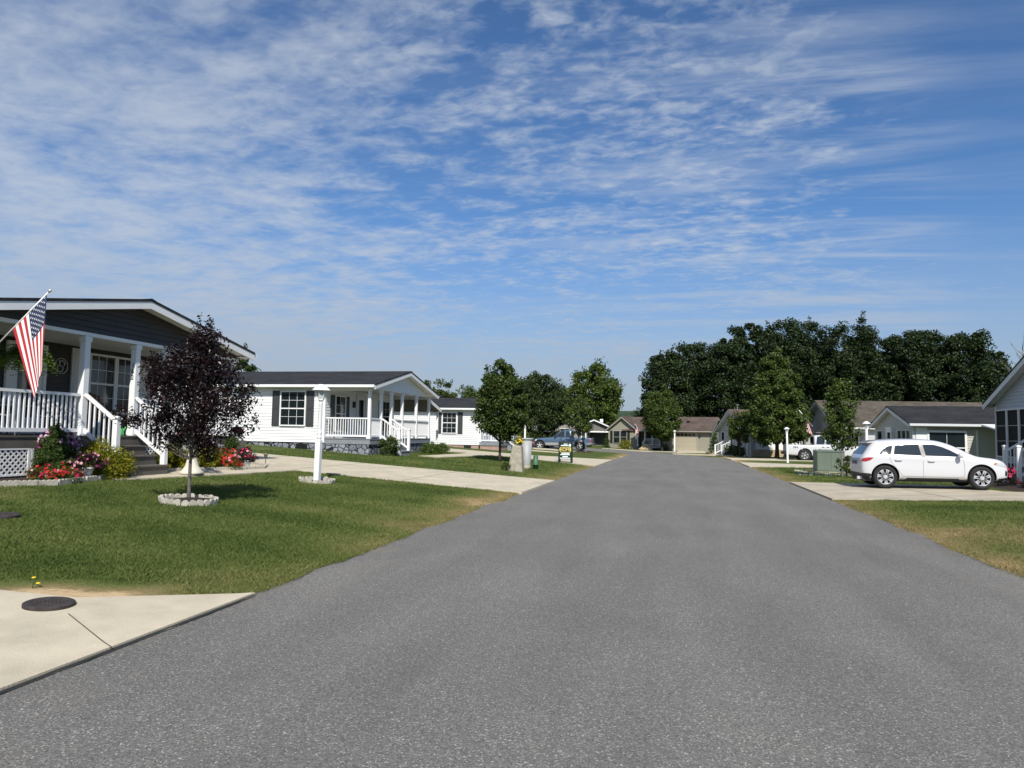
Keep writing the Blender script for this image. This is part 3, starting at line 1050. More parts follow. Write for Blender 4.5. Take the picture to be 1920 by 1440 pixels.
# house number on the second column (painted metal figures, one below the other)
def text_mesh(s, size, mat, parent, loc, rot, name='lettering', depth=.004, align='CENTER', shear=0.0):
    cu = bpy.data.curves.new(name, 'FONT')
    cu.body = s; cu.size = size; cu.extrude = depth; cu.align_x = align; cu.align_y = 'CENTER'; cu.shear = shear
    tmp = bpy.data.objects.new(name, cu)
    COL.objects.link(tmp)
    dg = bpy.context.evaluated_depsgraph_get(); dg.update()
    me = bpy.data.meshes.new_from_object(tmp.evaluated_get(dg))
    bpy.data.objects.remove(tmp); bpy.data.curves.remove(cu)
    me.materials.clear(); me.materials.append(mat)
    o = bpy.data.objects.new(name, me)
    COL.objects.link(o)
    o.parent = parent; o.location = loc; o.rotation_euler = rot
    return o
for k, ch in enumerate('162'):
    text_mesh(ch, .16, BLACKM, A, (-.055, .10 - .0775, 2.55 - .145 * k), (PI / 2, 0, 0), 'house_number')

# round scroll medallion on the dark wall
m = MB()
def ring3(mb, c, r, rr, a0=0, a1=2 * PI, n=24):
    mb.tube([(c[0], c[1] + r * math.cos(a0 + (a1 - a0) * k / n), c[2] + r * math.sin(a0 + (a1 - a0) * k / n)) for k in range(n + 1)], rr, 6, cap=False)
ring3(m, (0, 0, 0), .19, .011)
ring3(m, (.0, .02, .06), .075, .012, -.6, 4.4); ring3(m, (.0, -.03, -.06), .085, .012, 2.2, 7.0); ring3(m, (.0, .0, .0), .13, .008, .4, 2.2)
tag(m.build('wall_medallion', M('medallion', (.5, .5, .48), .4), loc=(-14.755, 14.72, 3.05)), 'round scrolled metal medallion on the dark porch wall', 'wall ornament')

# ---- white house with stone-look skirting
STONE_B = stonemat('stone_skirting', [(.095, .105, .13), (.27, .285, .32)], (.005, .005, .006), 3.9, .085)
bx, by, bz = -12.95, 33.05, .53
Bh, BS, BN, BF, BI = house('white_house', 'white house with charcoal shutters, stone patterned skirting and a long front porch', (bx, by, bz), 0, 7.9, 16, .71, 2.98, 4.0, .215,
                           ov=.36, pd=2.15, bh=.07, side=VINYL_W, roof=ROOF_DK, skirt=STONE_B, deckm=DECK_GR)
fl = .71
py = [-3.86, -2.62, -1.42, -.05, 1.92, 3.84]
for y in py: post(Bh, -.06, y, fl, 2.905, .13)
for a, b in ((0, 1), (2, 3), (3, 4), (4, 5)):
    railing(Bh, (-.06, py[a] + .07, fl), (-.06, py[b] - .07, fl), .92)
railing(Bh, (-.12, -3.86, fl), (-2.1, -3.86, fl), .92)
railing(Bh, (-.12, 3.84, fl), (-2.1, 3.84, fl), .92)
for y in (-2.62, -1.42):
    newel(Bh, .85, y, .03, 1.15)
    railing(Bh, (.02, y, fl), (.79, y, .2), .93, gap=.125)
steps(Bh, .06, -2.58, -1.46, fl, 4, run=.30, mat=DECK_GR)
window(Bh, BS, 3.10, 1.27, 1.16, 1.46, 3, 4); shutter(Bh, BS, 2.66, 1.21, .36, 1.58); shutter(Bh, BS, 4.34, 1.21, .36, 1.58)
window(Bh, BS, 10.2, 1.27, 1.16, 1.46, 3, 4)
window(Bh, BI, -3.0, 1.05, .95, 1.55, 2, 4); shutter(Bh, BI, -3.47, 1.0, .36, 1.65); shutter(Bh, BI, -1.97, 1.0, .36, 1.65)
door(Bh, BI, -.75, fl + .02, .9, 2.03, M('door_grey_white', (.66, .67, .66), .45), lite=(.22, .78, .3, .9))
window(Bh, BI, 2.35, 1.05, .95, 1.55, 2, 4); shutter(Bh, BI, 1.90, 1.0, .36, 1.65); shutter(Bh, BI, 3.38, 1.0, .36, 1.65)
lm = MB(); lm.box(-2.13, -1.2, 2.15, -2.02, -1.08, 2.42); lm.box(-2.125, -1.18, 2.42, -2.0, -1.1, 2.45)
lm.build('porch_lamp', BLACKM, Bh)
v = MB(); v.bbox(BS, 2.95, .18, -.025, 3.5, .44, -.02)
for k in range(5): v.bbox(BS, 2.97, .2 + .048 * k, -.02, 3.48, .215 + .048 * k, -.008)
v.build('vent', BLACKM, Bh)
# carport roof leaning on the north wall
cp = MB()
cp.add([(-.25, 3.97, 2.86), (-.25, 6.45, 2.25), (-10, 6.45, 2.25), (-10, 3.97, 2.86), (-.25, 3.97, 2.93), (-.25, 6.45, 2.32), (-10, 6.45, 2.32), (-10, 3.97, 2.93)],
       [(0, 1, 2, 3), (4, 7, 6, 5), (0, 4, 5, 1), (1, 5, 6, 2), (2, 6, 7, 3), (3, 7, 4, 0)])
cpo = cp.build('carport_roof', M('carport_metal', (.075, .072, .05), .7), Bh)
e = MB(); e.bar((-.235, 3.98, 2.90), (-.235, 6.5, 2.28), .03, .17); e.bar((-.25, 6.47, 2.27), (-10, 6.47, 2.27), .03, .17)
e.build('fascia', WHITE, cpo)
for x in (-.4, -4.0, -8.5):
    q = MB(); q.box(x - .05, 6.30, -.1, x + .05, 6.40, 2.25); q.build('carport_post', WHITE, cpo)

# ---- white house with brick skirting
BRICK = brickmat('brick_skirting', (.30, .135, .09), (.42, .26, .20), (.40, .37, .33))
VINYL_G = M('pale_vinyl', (.70, .70, .69), .5, var=(1.2, .03))
Ch, CS, CN, CF, CI = house('white_house', 'smaller white house with brick skirting, behind the carport of its white neighbour', (-12.95, 51.0, .54), 0, 8.0, 15, .42, 2.75, 3.6, .2,
                           ov=.3, side=VINYL_G, roof=ROOF_DK, skirt=BRICK, deckm=DECK_GR)
window(Ch, CS, 1.62, 1.02, .95, 1.35, 3, 4); shutter(Ch, CS, 1.16, .96, .34, 1.47); shutter(Ch, CS, 2.68, .96, .34, 1.47)
window(Ch, CF, -2.6, .9, 1.0, 1.4, 3, 4); door(Ch, CF, -.6, .44, .9, 2.0, WHITE)
v = MB(); v.bbox(CS, .55, -.02, -.025, 1.05, .18, -.01); v.build('vent', BLACKM, Ch)
d = MB(); d.box(.03, -3.95, .2, 1.5, -.2, .42); d.box(.06, -3.9, -.2, 1.45, -.25, .199, 1); d.build('porch_deck', [DECK_GR, BRICK], Ch)
railing(Ch, (.08, -3.9, .42), (1.46, -3.9, .42), .92); railing(Ch, (1.46, -3.9, .42), (1.46, -2.0, .42), .92)
for x, y in ((.08, -3.9), (1.46, -3.9), (1.46, -2.0), (1.46, -.9)): post(Ch, x, y, .42, 1.42, .09, 'newel')
steps(Ch, 1.5, -1.95, -.95, .42, 3, mat=DECK_GR, zbot=-.15)
railing(Ch, (1.5, -1.98, .42), (2.3, -1.98, -.1), .92)
newel(Ch, 2.33, -1.98, -.2, .85)

# ---- far houses at the end of the cross street
SID_TAUPE = M('taupe_vinyl', (.27, .26, .195), .6, var=(1.2, .06))
SID_DIST = M('grey_brown_vinyl', (.25, .245, .22), .6)
SID_DRK = M('brown_grey_vinyl', (.13, .12, .105), .6)
Dh, DS, DN, DF, DI = house('grey_roofed_house', 'low house with steep charcoal roof behind the blue pickup', (-15.2, 92.0, .1), R(-90), 7, 9, .3, 2.5, 5.4, .68, ov=.3, side=SID_DIST, roof=ROOF_DK, skirt=DARKVOID)
window(Dh, DF, -2.0, .9, 1.1, 1.3, 2, 4); window(Dh, DF, .8, .9, 1.1, 1.3, 2, 4)
Eh, ES, EN, EF, EI = house('carport_house', 'house with open dark carport and white gable edges left of the taupe house', (-10.9, 98.5, .0), R(-78), 6.4, 9, .2, 2.1, 3.75, .42, ov=.5, pd=4.2, side=SID_DRK, roof=ROOF_DK, skirt=DARKVOID)
for y in (-3.0, 3.0): post(Eh, -.06, y, 0.0, 2.3, .14)
ch = MB(); ch.box(-4.5, 1.3, 3.0, -4.05, 1.75, 3.85); ch.build('chimney', WHITE, Eh)

# ---- taupe house with two gables at the end of the road
B_ = thing('taupe_house', 'taupe house with brown roof, flag, porch and two-car garage facing down the road', 'house', (-3.15, 89.0, -.1), R(-13))
TA = SID_TAUPE
c = MB()
# left gable block x -5.1..-1.6 ; porch block ; garage block (protrudes) ; roof ridge along x
c.box(-5.1, .0, 0, -1.5, 7.5, 2.45); c.box(-1.5, 1.9, 0, 3.0, 7.4, 2.45); c.box(2.4, -1.2, -.1, 7.5, 6.9, 2.4)
c.prism([(-5.1, 2.45), (-1.5, 2.45), (-3.3, 3.9)], lambda p, q, a: (p, a, q), .0, 4)
c.prism([(-1.2, 2.4), (6.9, 2.4), (2.85, 3.95)], lambda p, q, a: (7.49 if a else 2.41, p, q), 0, 1)
siding(c, ((0, 0, 0), (1, 0), (0, -1)), lambda z: (-5.1, -1.5), 0, 2.45, .14)
siding(c, ((0, 0, 0), (1, 0), (0, -1)), lambda z: (-5.1 + max(0, (z - 2.45) / .805), -1.5 - max(0, (z - 2.45) / .805)), 2.45, 3.85, .14)
siding(c, ((7.5, 0, 0), (0, 1), (1, 0)), lambda z: (-1.2 + max(0, (z - 2.4) / .383), 6.9 - max(0, (z - 2.4) / .383)), 0, 3.9, .14)
siding(c, ((0, -1.2, 0), (1, 0), (0, -1)), lambda z: (2.4, 7.5), 0, 2.4, .14)
siding(c, ((0, 1.9, 0), (1, 0), (0, -1)), lambda z: (-1.5, 2.4), 0, 2.4, .14)
c.build('wall', TA, B_)
r = MB()
# front gable roof
for s in (-1, 1):
    p0 = (-3.3, 4.08); p1 = (-3.3 + s * 2.2, 4.08 - 2.2 * .805)
    r.prism([p0, p1, (p1[0], p1[1] - .12), (p0[0], p0[1] - .12)], lambda p, q, a: (p, a, q), -.4, 4.2)
# main roof: ridge along x at y=3.7
r.prism([(-.25, 2.36), (3.75, 4.06), (7.8, 2.36), (7.8, 2.26), (3.75, 3.96), (-.25, 2.26)], lambda p, q, a: (a, p, q), -3.3, 3.0)
r.prism([(-1.65, 2.36), (2.85, 4.07), (7.3, 2.36), (7.3, 2.25), (2.85, 3.95), (-1.65, 2.25)], lambda p, q, a: (a, p, q), 2.2, 7.85)
rf = r.build('roof', ROOF_BR, B_)
v = MB(); v.box(4.4, .8, 3.3, 4.75, 1.1, 3.55); v.build('roof_vent', BLACKM, rf)
t = MB()
for s in (-1, 1):
    p0 = (-3.3, 3.955); p1 = (-3.3 + s * 2.2, 3.955 - 2.2 * .805)
    t.prism([p0, p1, (p1[0], p1[1] - .14), (p0[0], p0[1] - .14)], lambda p, q, a: (p, a, q), -.43, -.40)
t.prism([(-1.65, 2.245), (2.85, 3.945), (7.3, 2.245), (7.3, 2.09), (2.85, 3.79), (-1.65, 2.09)], lambda p, q, a: (a, p, q), 7.82, 7.86)
t.box(-1.2, -.36, 2.2, 2.2, -.27, 2.32); t.box(2.2, -1.76, 2.2, 7.8, -1.66, 2.32)
t.build('trim', M('tan_trim', (.30, .29, .245), .6), B_)
FW = ((0, 0, 0), (1, 0), (0, -1))
window(B_, FW, -4.4, .75, .75, 1.45, 1, 2, frame=MATS['tan_trim']); window(B_, FW, -3.5, .75, .75, 1.45, 1, 2, frame=MATS['tan_trim'])
shutter(B_, FW, -4.85, .7, .3, 1.55, BLACKM); shutter(B_, FW, -2.65, .7, .3, 1.55, BLACKM)
d = MB(); d.box(-1.5, -.1, .2, 2.3, 1.88, .5); d.build('porch_deck', M('deck_pale', (.45, .44, .4), .7), B_)
for x in (-1.35, -.45, .45, 1.35, 2.2): post(B_, x, -.02, .5, 2.28, .13)
railing(B_, (-.4, -.02, .5), (2.2, -.02, .5), .85)
bm_ = MB(); bm_.box(-1.5, -.12, 2.28, 2.38, .05, 2.44); bm_.build('porch_beam', M('tan_trim', (.42, .41, .36)), B_)
door(B_, ((0, 1.9, 0), (1, 0), (0, -1)), -.6, .5, .9, 1.9, M('door_dark', (.05, .045, .04), .5), lite=None)
window(B_, ((0, 1.9, 0), (1, 0), (0, -1)), .9, .9, 1.0, 1.2, 2, 2)
GW = ((0, -1.2, 0), (1, 0), (0, -1))
g = MB()
for k in range(4):
    g.bbox(GW, 3.15, .0 + .53 * k, -.01, 5.95, .52 + .53 * k, .03)
gd = g.build('garage_door', M('garage_tan', (.37, .335, .25), .55), B_)
for k in range(6):
    p = MB(); a = 3.25 + .45 * k
    p.bbox(GW, a, 1.74, .03, a + .36, 2.02, .036)
    p.build('pane', GLASS, gd)
f_ = MB(); f_.bbox(GW, 3.0, 0, -.01, 3.15, 2.3, .05); f_.bbox(GW, 5.95, 0, -.01, 6.1, 2.3, .05); f_.bbox(GW, 3.15, 2.125, -.01, 5.95, 2.3, .05)
f_.build('garage_frame', M('tan_trim', (.42, .41, .36)), B_)
for x in (2.75, 6.3):
    q = MB(); q.bbox(GW, x, 1.55, .02, x + .12, 1.85, .14); q.build('wall_lamp', BLACKM, B_)
steps_ = MB()
for k in range(3): steps_.box(-1.45, -.1 - .28 * (k + 1), -.1, -.5, -.1 - .28 * k - .002, .5 - .15 * (k + 1))
steps_.build('steps', DECK_GR, B_)
railing(B_, (-.45, -.1, .5), (-.45, -1.0, .0), .85)
newel(B_, -.45, -1.03, -.1, .85)
# ================================================================== HOUSES RIGHT OF THE ROAD (local +x turned to face the road)
SID_BLUE = M('blue_grey_vinyl', (.38, .41, .45), .5, var=(1.3, .05))
SID_GRN = M('green_grey_vinyl', (.40, .40, .345), .5, var=(1.3, .05))
SID_GR = M('mid_grey_vinyl', (.44, .45, .445), .5, var=(1.3, .05))
SID_MV = M('mauve_grey_vinyl', (.42, .41, .40), .5, var=(1.3, .05))
TRIM_G = M('grey_white_trim', (.60, .61, .62), .5)

# ---- nearest: blue grey house with screened porch (front wall x = 12.2)
Fh, FS, FN, FF, FI = house('blue_grey_house', 'blue grey house with dark screened porch and white steps beside the white suv', (12.2, 27.5, .24), PI, 8.0, 13, .75, 2.62, 4.68, .42,
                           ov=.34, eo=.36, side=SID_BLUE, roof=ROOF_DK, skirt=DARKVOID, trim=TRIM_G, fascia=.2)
cols = 8
for k in range(cols):
    a = -3.9 + .975 * k - (.3 if k < 4 else 0) * 0
    if k == 4: continue
    window(Fh, FF, a + .06, .8, .85, 1.72, 1, 3, frame=TRIM_G, pane=SCREEN, double=False, fw=.05)
door(Fh, FF, -.33, .78, .82, 1.9, TRIM_G, lite=(.12, .88, .1, .92), glass=SCREEN)
steps(Fh, .05, -.35, .55, .75, 4, run=.29, mat=DECK_GR)
d_ = MB(); d_.box(.02, -.4, .55, .30, .6, .72); d_.build('landing', DECK_GR, Fh)
for y in (-.4, .6):
    newel(Fh, 1.15, y, -.08, 1.2); newel(Fh, .12, y, .6, 1.75)
    railing(Fh, (.18, y, .72), (1.1, y, .12), .95, gap=.12)

# ---- next: green grey house, charcoal roof, big south window
Gh, GS, GN, GF, GI = house('green_grey_house', 'green grey house with charcoal roof and large white framed window behind the white suv', (11.0, 40.75, -.0), PI, 6.5, 14, .2, 2.30, 3.34, .26,
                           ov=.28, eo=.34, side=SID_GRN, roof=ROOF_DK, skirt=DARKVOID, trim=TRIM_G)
# in local frame the wall that faces the camera is the +y (north) one
w_ = MB(); w_.bbox(GN, .12, .05, .02, .60, 2.2, .05); w_.build('wall_panel', WHITE, Gh)
window(Gh, GN, .68, .55, 1.5, 1.42, 2, 2, double=True, fw=.09)
window(Gh, GF, 1.0, .75, .62, 1.3, 1, 2, frame=TRIM_G); window(Gh, GF, 1.72, .75, .62, 1.3, 1, 2, frame=TRIM_G); window(Gh, GF, 2.44, .75, .62, 1.3, 1, 2, frame=TRIM_G)
window(Gh, GF, -2.7, .75, .95, 1.3, 1, 2, frame=TRIM_G)
door(Gh, GF, -.95, .22, .85, 1.95, WHITE, lite=(.2, .8, .2, .9))
window(Gh, GF, -1.42, .3, .2, 1.75, 1, 1, frame=TRIM_G, double=False); window(Gh, GF, .12, .3, .2, 1.75, 1, 1, frame=TRIM_G, double=False)
aw = MB()
aw.add([(-2.75, 3.30, 2.36), (-2.75, 5.9, 1.99), (-5.5, 5.9, 1.99), (-5.5, 3.30, 2.36), (-2.75, 3.30, 2.42), (-2.75, 5.9, 2.05), (-5.5, 5.9, 2.05), (-5.5, 3.30, 2.42)],
       [(0, 1, 2, 3), (4, 7, 6, 5), (0, 4, 5, 1), (1, 5, 6, 2), (2, 6, 7, 3), (3, 7, 4, 0)])
awo = aw.build('awning', WHITE, Gh)
ap = MB(); ap.box(-2.85, 5.75, -.1, -2.77, 5.83, 2.0); ap.build('awning_post', TRIM_G, awo)
dsp = MB(); dsp.bbox(GN, 2.65, -.1, .02, 2.73, 2.1, .09); dsp.build('downspout', TRIM_G, Gh)

# ---- tan roofed grey house with flag
Hh, HS, HN, HF, HI = house('grey_house', 'grey house with tan brown roof and steep gable behind the white pickup', (11.2, 61.0, -.08), R(180 + 9), 8.4, 15, .3, 2.35, 4.7, .47,
                           ov=.4, eo=.35, pd=1.8, side=SID_GR, roof=ROOF_TAN, skirt=DARKVOID, trim=TRIM_G, deckm=DECK_GR)
for y in (-4.1, -1.5, 1.5, 4.1): post(Hh, -.06, y, .3, 2.18, .14)
railing(Hh, (-.06, -4.0, .3), (-.06, -1.6, .3), .85); railing(Hh, (-.06, 1.6, .3), (-.06, 4.0, .3), .85)
door(Hh, HI, -.45, .32, .9, 1.95, M('door_wood', (.20, .11, .06), .5), lite=None)
window(Hh, HI, -3.2, .9, 1.3, 1.2, 2, 2); window(Hh, HI, 1.7, .9, 1.3, 1.2, 2, 2)
window(Hh, HN, 3.0, .95, 1.2, 1.2, 2, 2); window(Hh, HN, 7.0, .95, 1.2, 1.2, 2, 2)

# ---- mauve grey house turned towards the bend, stone wainscot on its south side
STONE_T = stonemat('tan_stone', [(.33, .24, .13), (.50, .40, .26)], (.40, .33, .22), 3.6, .05)
Kh, KS, KN, KF, KI = house('mauve_grey_house', 'mauve grey gabled house with white steps and tan stone wainscot at the bend', (5.2, 70.4, -.1), R(180 + 14), 8.0, 12, .3, 2.45, 4.3, .45,
                           ov=.4, eo=.35, side=SID_MV, roof=ROOF_BR, skirt=DARKVOID, trim=TRIM_G)
s_ = MB(); s_.bbox(KN, .15, -.2, .02, 5.6, .62, .09); s_.build('wainscot', STONE_T, Kh)
s_ = MB(); s_.bbox(KN, .75, .64, .02, 5.0, 1.32, .06); s_.build('wall_panel', WHITE, Kh)
window(Kh, KN, .85, 1.4, 4.0, .72, 4, 1, double=False, pane=SCREEN)
dsp = MB(); dsp.bbox(KN, -.02, -.1, .03, .10, 2.3, .13); dsp.build('downspout', WHITE, Kh)
window(Kh, KF, -3.0, .55, .95, 1.6, 1, 1, frame=WHITE, double=False, pane=SCREEN); window(Kh, KF, 1.6, .55, .95, 1.6, 1, 1, frame=WHITE, double=False, pane=SCREEN)
door(Kh, KF, -.45, .45, .9, 1.75, WHITE, lite=(.2, .8, .1, .9))
pl = MB(); pl.box(.03, -1.1, .2, .55, 1.1, .42); pl.box(.06, -1.05, -.1, .5, 1.05, .199); pl.build('landing', DECK_GR, Kh)
steps(Kh, .55, -.9, .9, .42, 3, run=.26, mat=DECK_GR)
for y in (-1.0, 1.0):
    newel(Kh, .5, y, .42, 1.35); newel(Kh, 1.3, y, -.1, .95); railing(Kh, (.5, y, .42), (1.25, y, 0.05), .9, gap=.14)
an = MB(); an.bar((-.6, -.3, 4.3), (-.6, -.3, 4.75), .03, .03); an.bar((-.6, .1, 4.7), (-.6, -.7, 4.78), .04, .03); an.build('antenna', WHITE, Kh)
# ================================================================== TREES, SHRUBS, FLOWERS
LEAF_GREEN = leafmat('leaf_mid', [(0, (.024, .044, .008)), (.45, (.050, .084, .014)), (.8, (.080, .118, .020)), (1, (.13, .165, .032))], .34)
LEAF_BRIGHT = leafmat('leaf_bright', [(0, (.036, .066, .010)), (.5, (.082, .130, .020)), (1, (.16, .20, .035))], .38)
LEAF_OLIVE = leafmat('leaf_olive', [(0, (.030, .056, .010)), (.5, (.066, .110, .019)), (1, (.135, .175, .034))], .34)
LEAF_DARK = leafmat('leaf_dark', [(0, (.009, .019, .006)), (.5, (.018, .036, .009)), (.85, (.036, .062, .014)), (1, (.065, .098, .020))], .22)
LEAF_DEEP = leafmat('leaf_deep', [(0, (.016, .030, .008)), (.5, (.034, .058, .012)), (.85, (.055, .085, .018)), (1, (.09, .12, .026))], .28)
LEAF_PURP = leafmat('leaf_purple', [(0, (.007, .0028, .004)), (.65, (.013, .0045, .0055)), (.95, (.027, .0075, .0085)), (1, (.06, .016, .015))], .13, rough=.4, spec=.4)
LEAF_GOLD = leafmat('leaf_gold', [(0, (.08, .11, .010)), (.5, (.20, .21, .014)), (1, (.40, .34, .02))], .3)
LEAF_SPRUCE = leafmat('needle_green', [(0, (.022, .046, .010)), (.5, (.050, .088, .015)), (1, (.088, .130, .024))], .25)
LEAF_FERN = leafmat('leaf_fern', [(0, (.03, .07, .010)), (.6, (.07, .13, .02)), (1, (.17, .20, .03))], .35)
BARK = M('bark', (.085, .070, .055), .9, var=(9, .35), bump=(22, .8))
BARK_DK = M('bark_dark', (.045, .036, .030), .9, var=(9, .3), bump=(22, .8))
BARK_GREY = M('bark_grey', (.20, .185, .165), .9, var=(9, .3), bump=(22, .6))

def leaf_quads(rng, C, size, nrm, spread=1.0, aspect=.5, droop=.25):
    n = len(C)
    Nv = nrm + rng.normal(size=(n, 3)) * spread
    Nv /= np.linalg.norm(Nv, axis=1)[:, None] + 1e-9
    Tv = np.cross(Nv, rng.normal(size=(n, 3)))
    Tv[:, 2] -= droop
    Tv -= Nv * (Tv * Nv).sum(1)[:, None]
    Tv /= np.linalg.norm(Tv, axis=1)[:, None] + 1e-9
    Bv = np.cross(Nv, Tv)
    s = (size * rng.uniform(.65, 1.3, n))[:, None]
    V = np.empty((n, 4, 3))
    V[:, 0] = C - Tv * s * .5
    V[:, 1] = C + Bv * s * aspect * .5 + Nv * s * .08
    V[:, 2] = C + Tv * s * .5 - Nv * s * .06
    V[:, 3] = C - Bv * s * aspect * .5 + Nv * s * .08
    return V.reshape(-1, 3), np.arange(4 * n).reshape(-1, 4)

def crown_points(rng, z0, z1, prof, rmax, ncl, nleaf, crad, squash=.8, inner=.45, lop=0.0):
    pt = np.array([p[0] for p in prof]); pr = np.array([p[1] for p in prof])
    out = []; cents = []
    w = np.interp(np.linspace(0, 1, 200), pt, pr) ** 1.4
    cdf = np.cumsum(w) / w.sum()
    for i in range(ncl):
        t = np.interp(rng.random(), cdf, np.linspace(0, 1, 200))
        rr = rmax * np.interp(t, pt, pr)
        a = rng.random() * 2 * PI
        q = inner + (1 - inner) * rng.random() ** .7
        q *= rng.uniform(.82, 1.08)
        c = np.array([math.cos(a) * rr * q * (1 + lop * math.cos(a - 1)), math.sin(a) * rr * q, z0 + (z1 - z0) * t])
        cents.append(c)
        r = crad * rng.uniform(.55, 1.35) * (.6 + .4 * min(1, rr / rmax + .2))
        m = int(nleaf * rng.uniform(.5, 1.4))
        d = rng.normal(size=(m, 3)); d /= np.linalg.norm(d, axis=1)[:, None]
        p = d * (r * rng.random(m) ** .5)[:, None]
        p[:, 2] *= squash
        out.append(np.concatenate([c + p, d], 1))
    return np.concatenate(out), np.array(cents)

def tree(name, label, loc, h, z0, prof, rmax, ncl, nleaf, leaf, crad, mat, trunk_r, seed, group=None, bark=BARK, cat='tree', lop=0.0, lean=0.0, limbs=14, spread=.75, sprig=0, aspect=.55, inner=.45, squash=.8):
    rng = np.random.default_rng(seed)
    root = thing(name, label, cat, loc, rng.random() * 6 if lop == 0 else 0, group)
    PL, cents = crown_points(rng, z0, h, prof, rmax, ncl, nleaf, crad, squash, inner, lop)
    pts, nr = PL[:, :3], PL[:, 3:]
    nr = nr * .6 + np.array([0, 0, .55])
    if sprig:                                      # shoots that break the outline
        ex = []
        for i in range(sprig):
            c = cents[rng.integers(len(cents))]
            d = np.array([c[0], c[1], rmax * (.5 + rng.random())]); d /= np.linalg.norm(d)
            L = crad * rng.uniform(.35, 1.0)
            k = int(10 + 10 * rng.random())
            tt = rng.random(k) ** .8
            q = c + d * (crad * .5 + L * tt)[:, None] + rng.normal(size=(k, 3)) * leaf * .5
            ex.append(q)
        ex = np.concatenate(ex)
        pts = np.concatenate([pts, ex]); nr = np.concatenate([nr, rng.normal(size=(len(ex), 3)) * .4 + [0, 0, .4]])
    V, F = leaf_quads(rng, pts, leaf, nr, spread, aspect)
    npmesh('crown', V, F, mat, root)
    t = MB()
    top = z0 + (h - z0) * .78
    tp = []; tr = []
    for k in range(9):
        s = k / 8
        z = -.15 + (top + .15) * s
        tp.append((lean * z + math.sin(z * 1.7 + seed) * trunk_r * .35 * s, math.cos(z * 1.3 + seed) * trunk_r * .35 * s, z))
        tr.append(trunk_r * (1.25 if k == 0 else 1.0) * (1 - .8 * s))
    t.tube(tp, tr, 8)
    order = rng.permutation(len(cents))[:limbs]
    for i in order:
        c = cents[i]
        zb = max(z0 * .85, c[2] - math.hypot(c[0], c[1]) * .9 - .15 * h * rng.random())
        zb = min(zb, top * .95)
        s = (zb + .15) / (top + .15)
        b = np.array([lean * zb, 0, zb])
        mid = b * .5 + np.array(c) * .5 + np.array([0, 0, -.05 * h * .3])
        r0 = trunk_r * (1 - .8 * s) * .55
        t.tube([b, mid, c], [r0, r0 * .6, r0 * .2], 5, cap=False)
    t.build('trunk', bark, root)
    return root

OVAL = [(0, .35), (.12, .75), (.35, 1), (.6, .92), (.8, .65), (.93, .35), (1, .1)]
PYR = [(0, .55), (.08, .92), (.22, 1), (.45, .86), (.65, .62), (.85, .34), (1, .06)]
ROUND = [(0, .4), (.1, .75), (.35, 1), (.65, .95), (.85, .7), (1, .25)]
VASE = [(0, .34), (.10, .70), (.26, .98), (.44, 1), (.62, .76), (.80, .42), (1, .10)]
WOOD = [(0, .8), (.2, .95), (.5, 1), (.75, .86), (.92, .62), (1, .38)]

# --- purple plum on the front lawn
tree('plum_tree', 'small dark purple leaved tree in scalloped ring on the front lawn', (-8.33, 11.15, T(-8.33, 11.15)), 3.25, .90, VASE, 1.06, 150, 130, .058, .25, LEAF_PURP, .036, 11,
     bark=M('bark_plum', (.12, .105, .09), .85, var=(14, .3), bump=(30, .6)), limbs=60, sprig=130, inner=.08, spread=1.0)
# --- street trees
tree('pear_tree', 'rounded green tree with slim trunk behind the concrete stump', (-8.1, 33.2, T(-8.1, 33.2)), 4.8, 1.1, OVAL, 1.34, 150, 165, .135, .36, LEAF_GREEN, .07, 21, bark=BARK_DK, sprig=40)
tree('young_tree', 'slim young tree with thin trunk in front of the blue pickup', (-7.85, 59.8, T(-7.85, 59.8)), 4.7, 1.5, OVAL, 1.2, 60, 90, .17, .40, LEAF_OLIVE, .07, 22, sprig=20)
tree('broad_tree', 'broad dark green tree with foliage to the ground left of the blue pickup', (-12.4, 66.5, T(-12.4, 66.5)), 6.9, .1, ROUND, 2.7, 200, 180, .21, .60, LEAF_DEEP, .16, 23, sprig=30)
tree('maple_tree', 'tall bright green tree with open domed crown beyond the taupe house roof', (-12.0, 108, 0), 11.9, 1.5, ROUND, 4.6, 150, 190, .38, 1.05, LEAF_BRIGHT, .28, 24, sprig=50)
tree('maple_tree', 'lower green tree between the broad dark tree and the tall bright one', (-17.2, 104, 0), 8.8, 1.0, ROUND, 3.4, 90, 120, .36, .9, LEAF_GREEN, .22, 25, sprig=30)
tree('backyard_tree', 'green tree top rising behind the right roof end of the white porch house', (-25.0, 73, .5), 7.0, .8, ROUND, 2.0, 70, 120, .26, .6, LEAF_GREEN, .18, 26, sprig=25)
tree('backyard_tree', 'low tree tops behind the charcoal roof of the smaller white house', (-22.8, 80, .5), 6.3, .8, ROUND, 2.4, 70, 110, .28, .7, LEAF_OLIVE, .18, 27, sprig=30)
tree('backyard_tree', 'tree tops behind the roof touching the left side of the rounded street tree', (-19.6, 84, .5), 6.9, .8, ROUND, 2.3, 70, 110, .28, .7, LEAF_GREEN, .18, 28, sprig=30)
tree('backyard_tree', 'dark green tree peeking between the dark house and the white house', (-29.6, 44, 1.0), 5.9, .8, ROUND, 1.8, 60, 120, .22, .5, LEAF_GREEN, .18, 29, sprig=20)
tree('street_tree', 'egg shaped green tree on short trunk in front of the taupe house garage', (-1.48, 84.0, T(-1.48, 84.0)), 7.4, 1.35, OVAL, 2.1, 170, 170, .22, .5, LEAF_OLIVE, .15, 30, bark=BARK_DK, sprig=25, squash=.9)
tree('street_tree', 'tall pyramid shaped tree with dark trunk left of the white pickup', (7.95, 61.0, T(7.95, 61.0)), 9.1, 1.25, PYR, 2.6, 260, 180, .21, .5, LEAF_OLIVE, .16, 31, bark=BARK_DK, sprig=50)
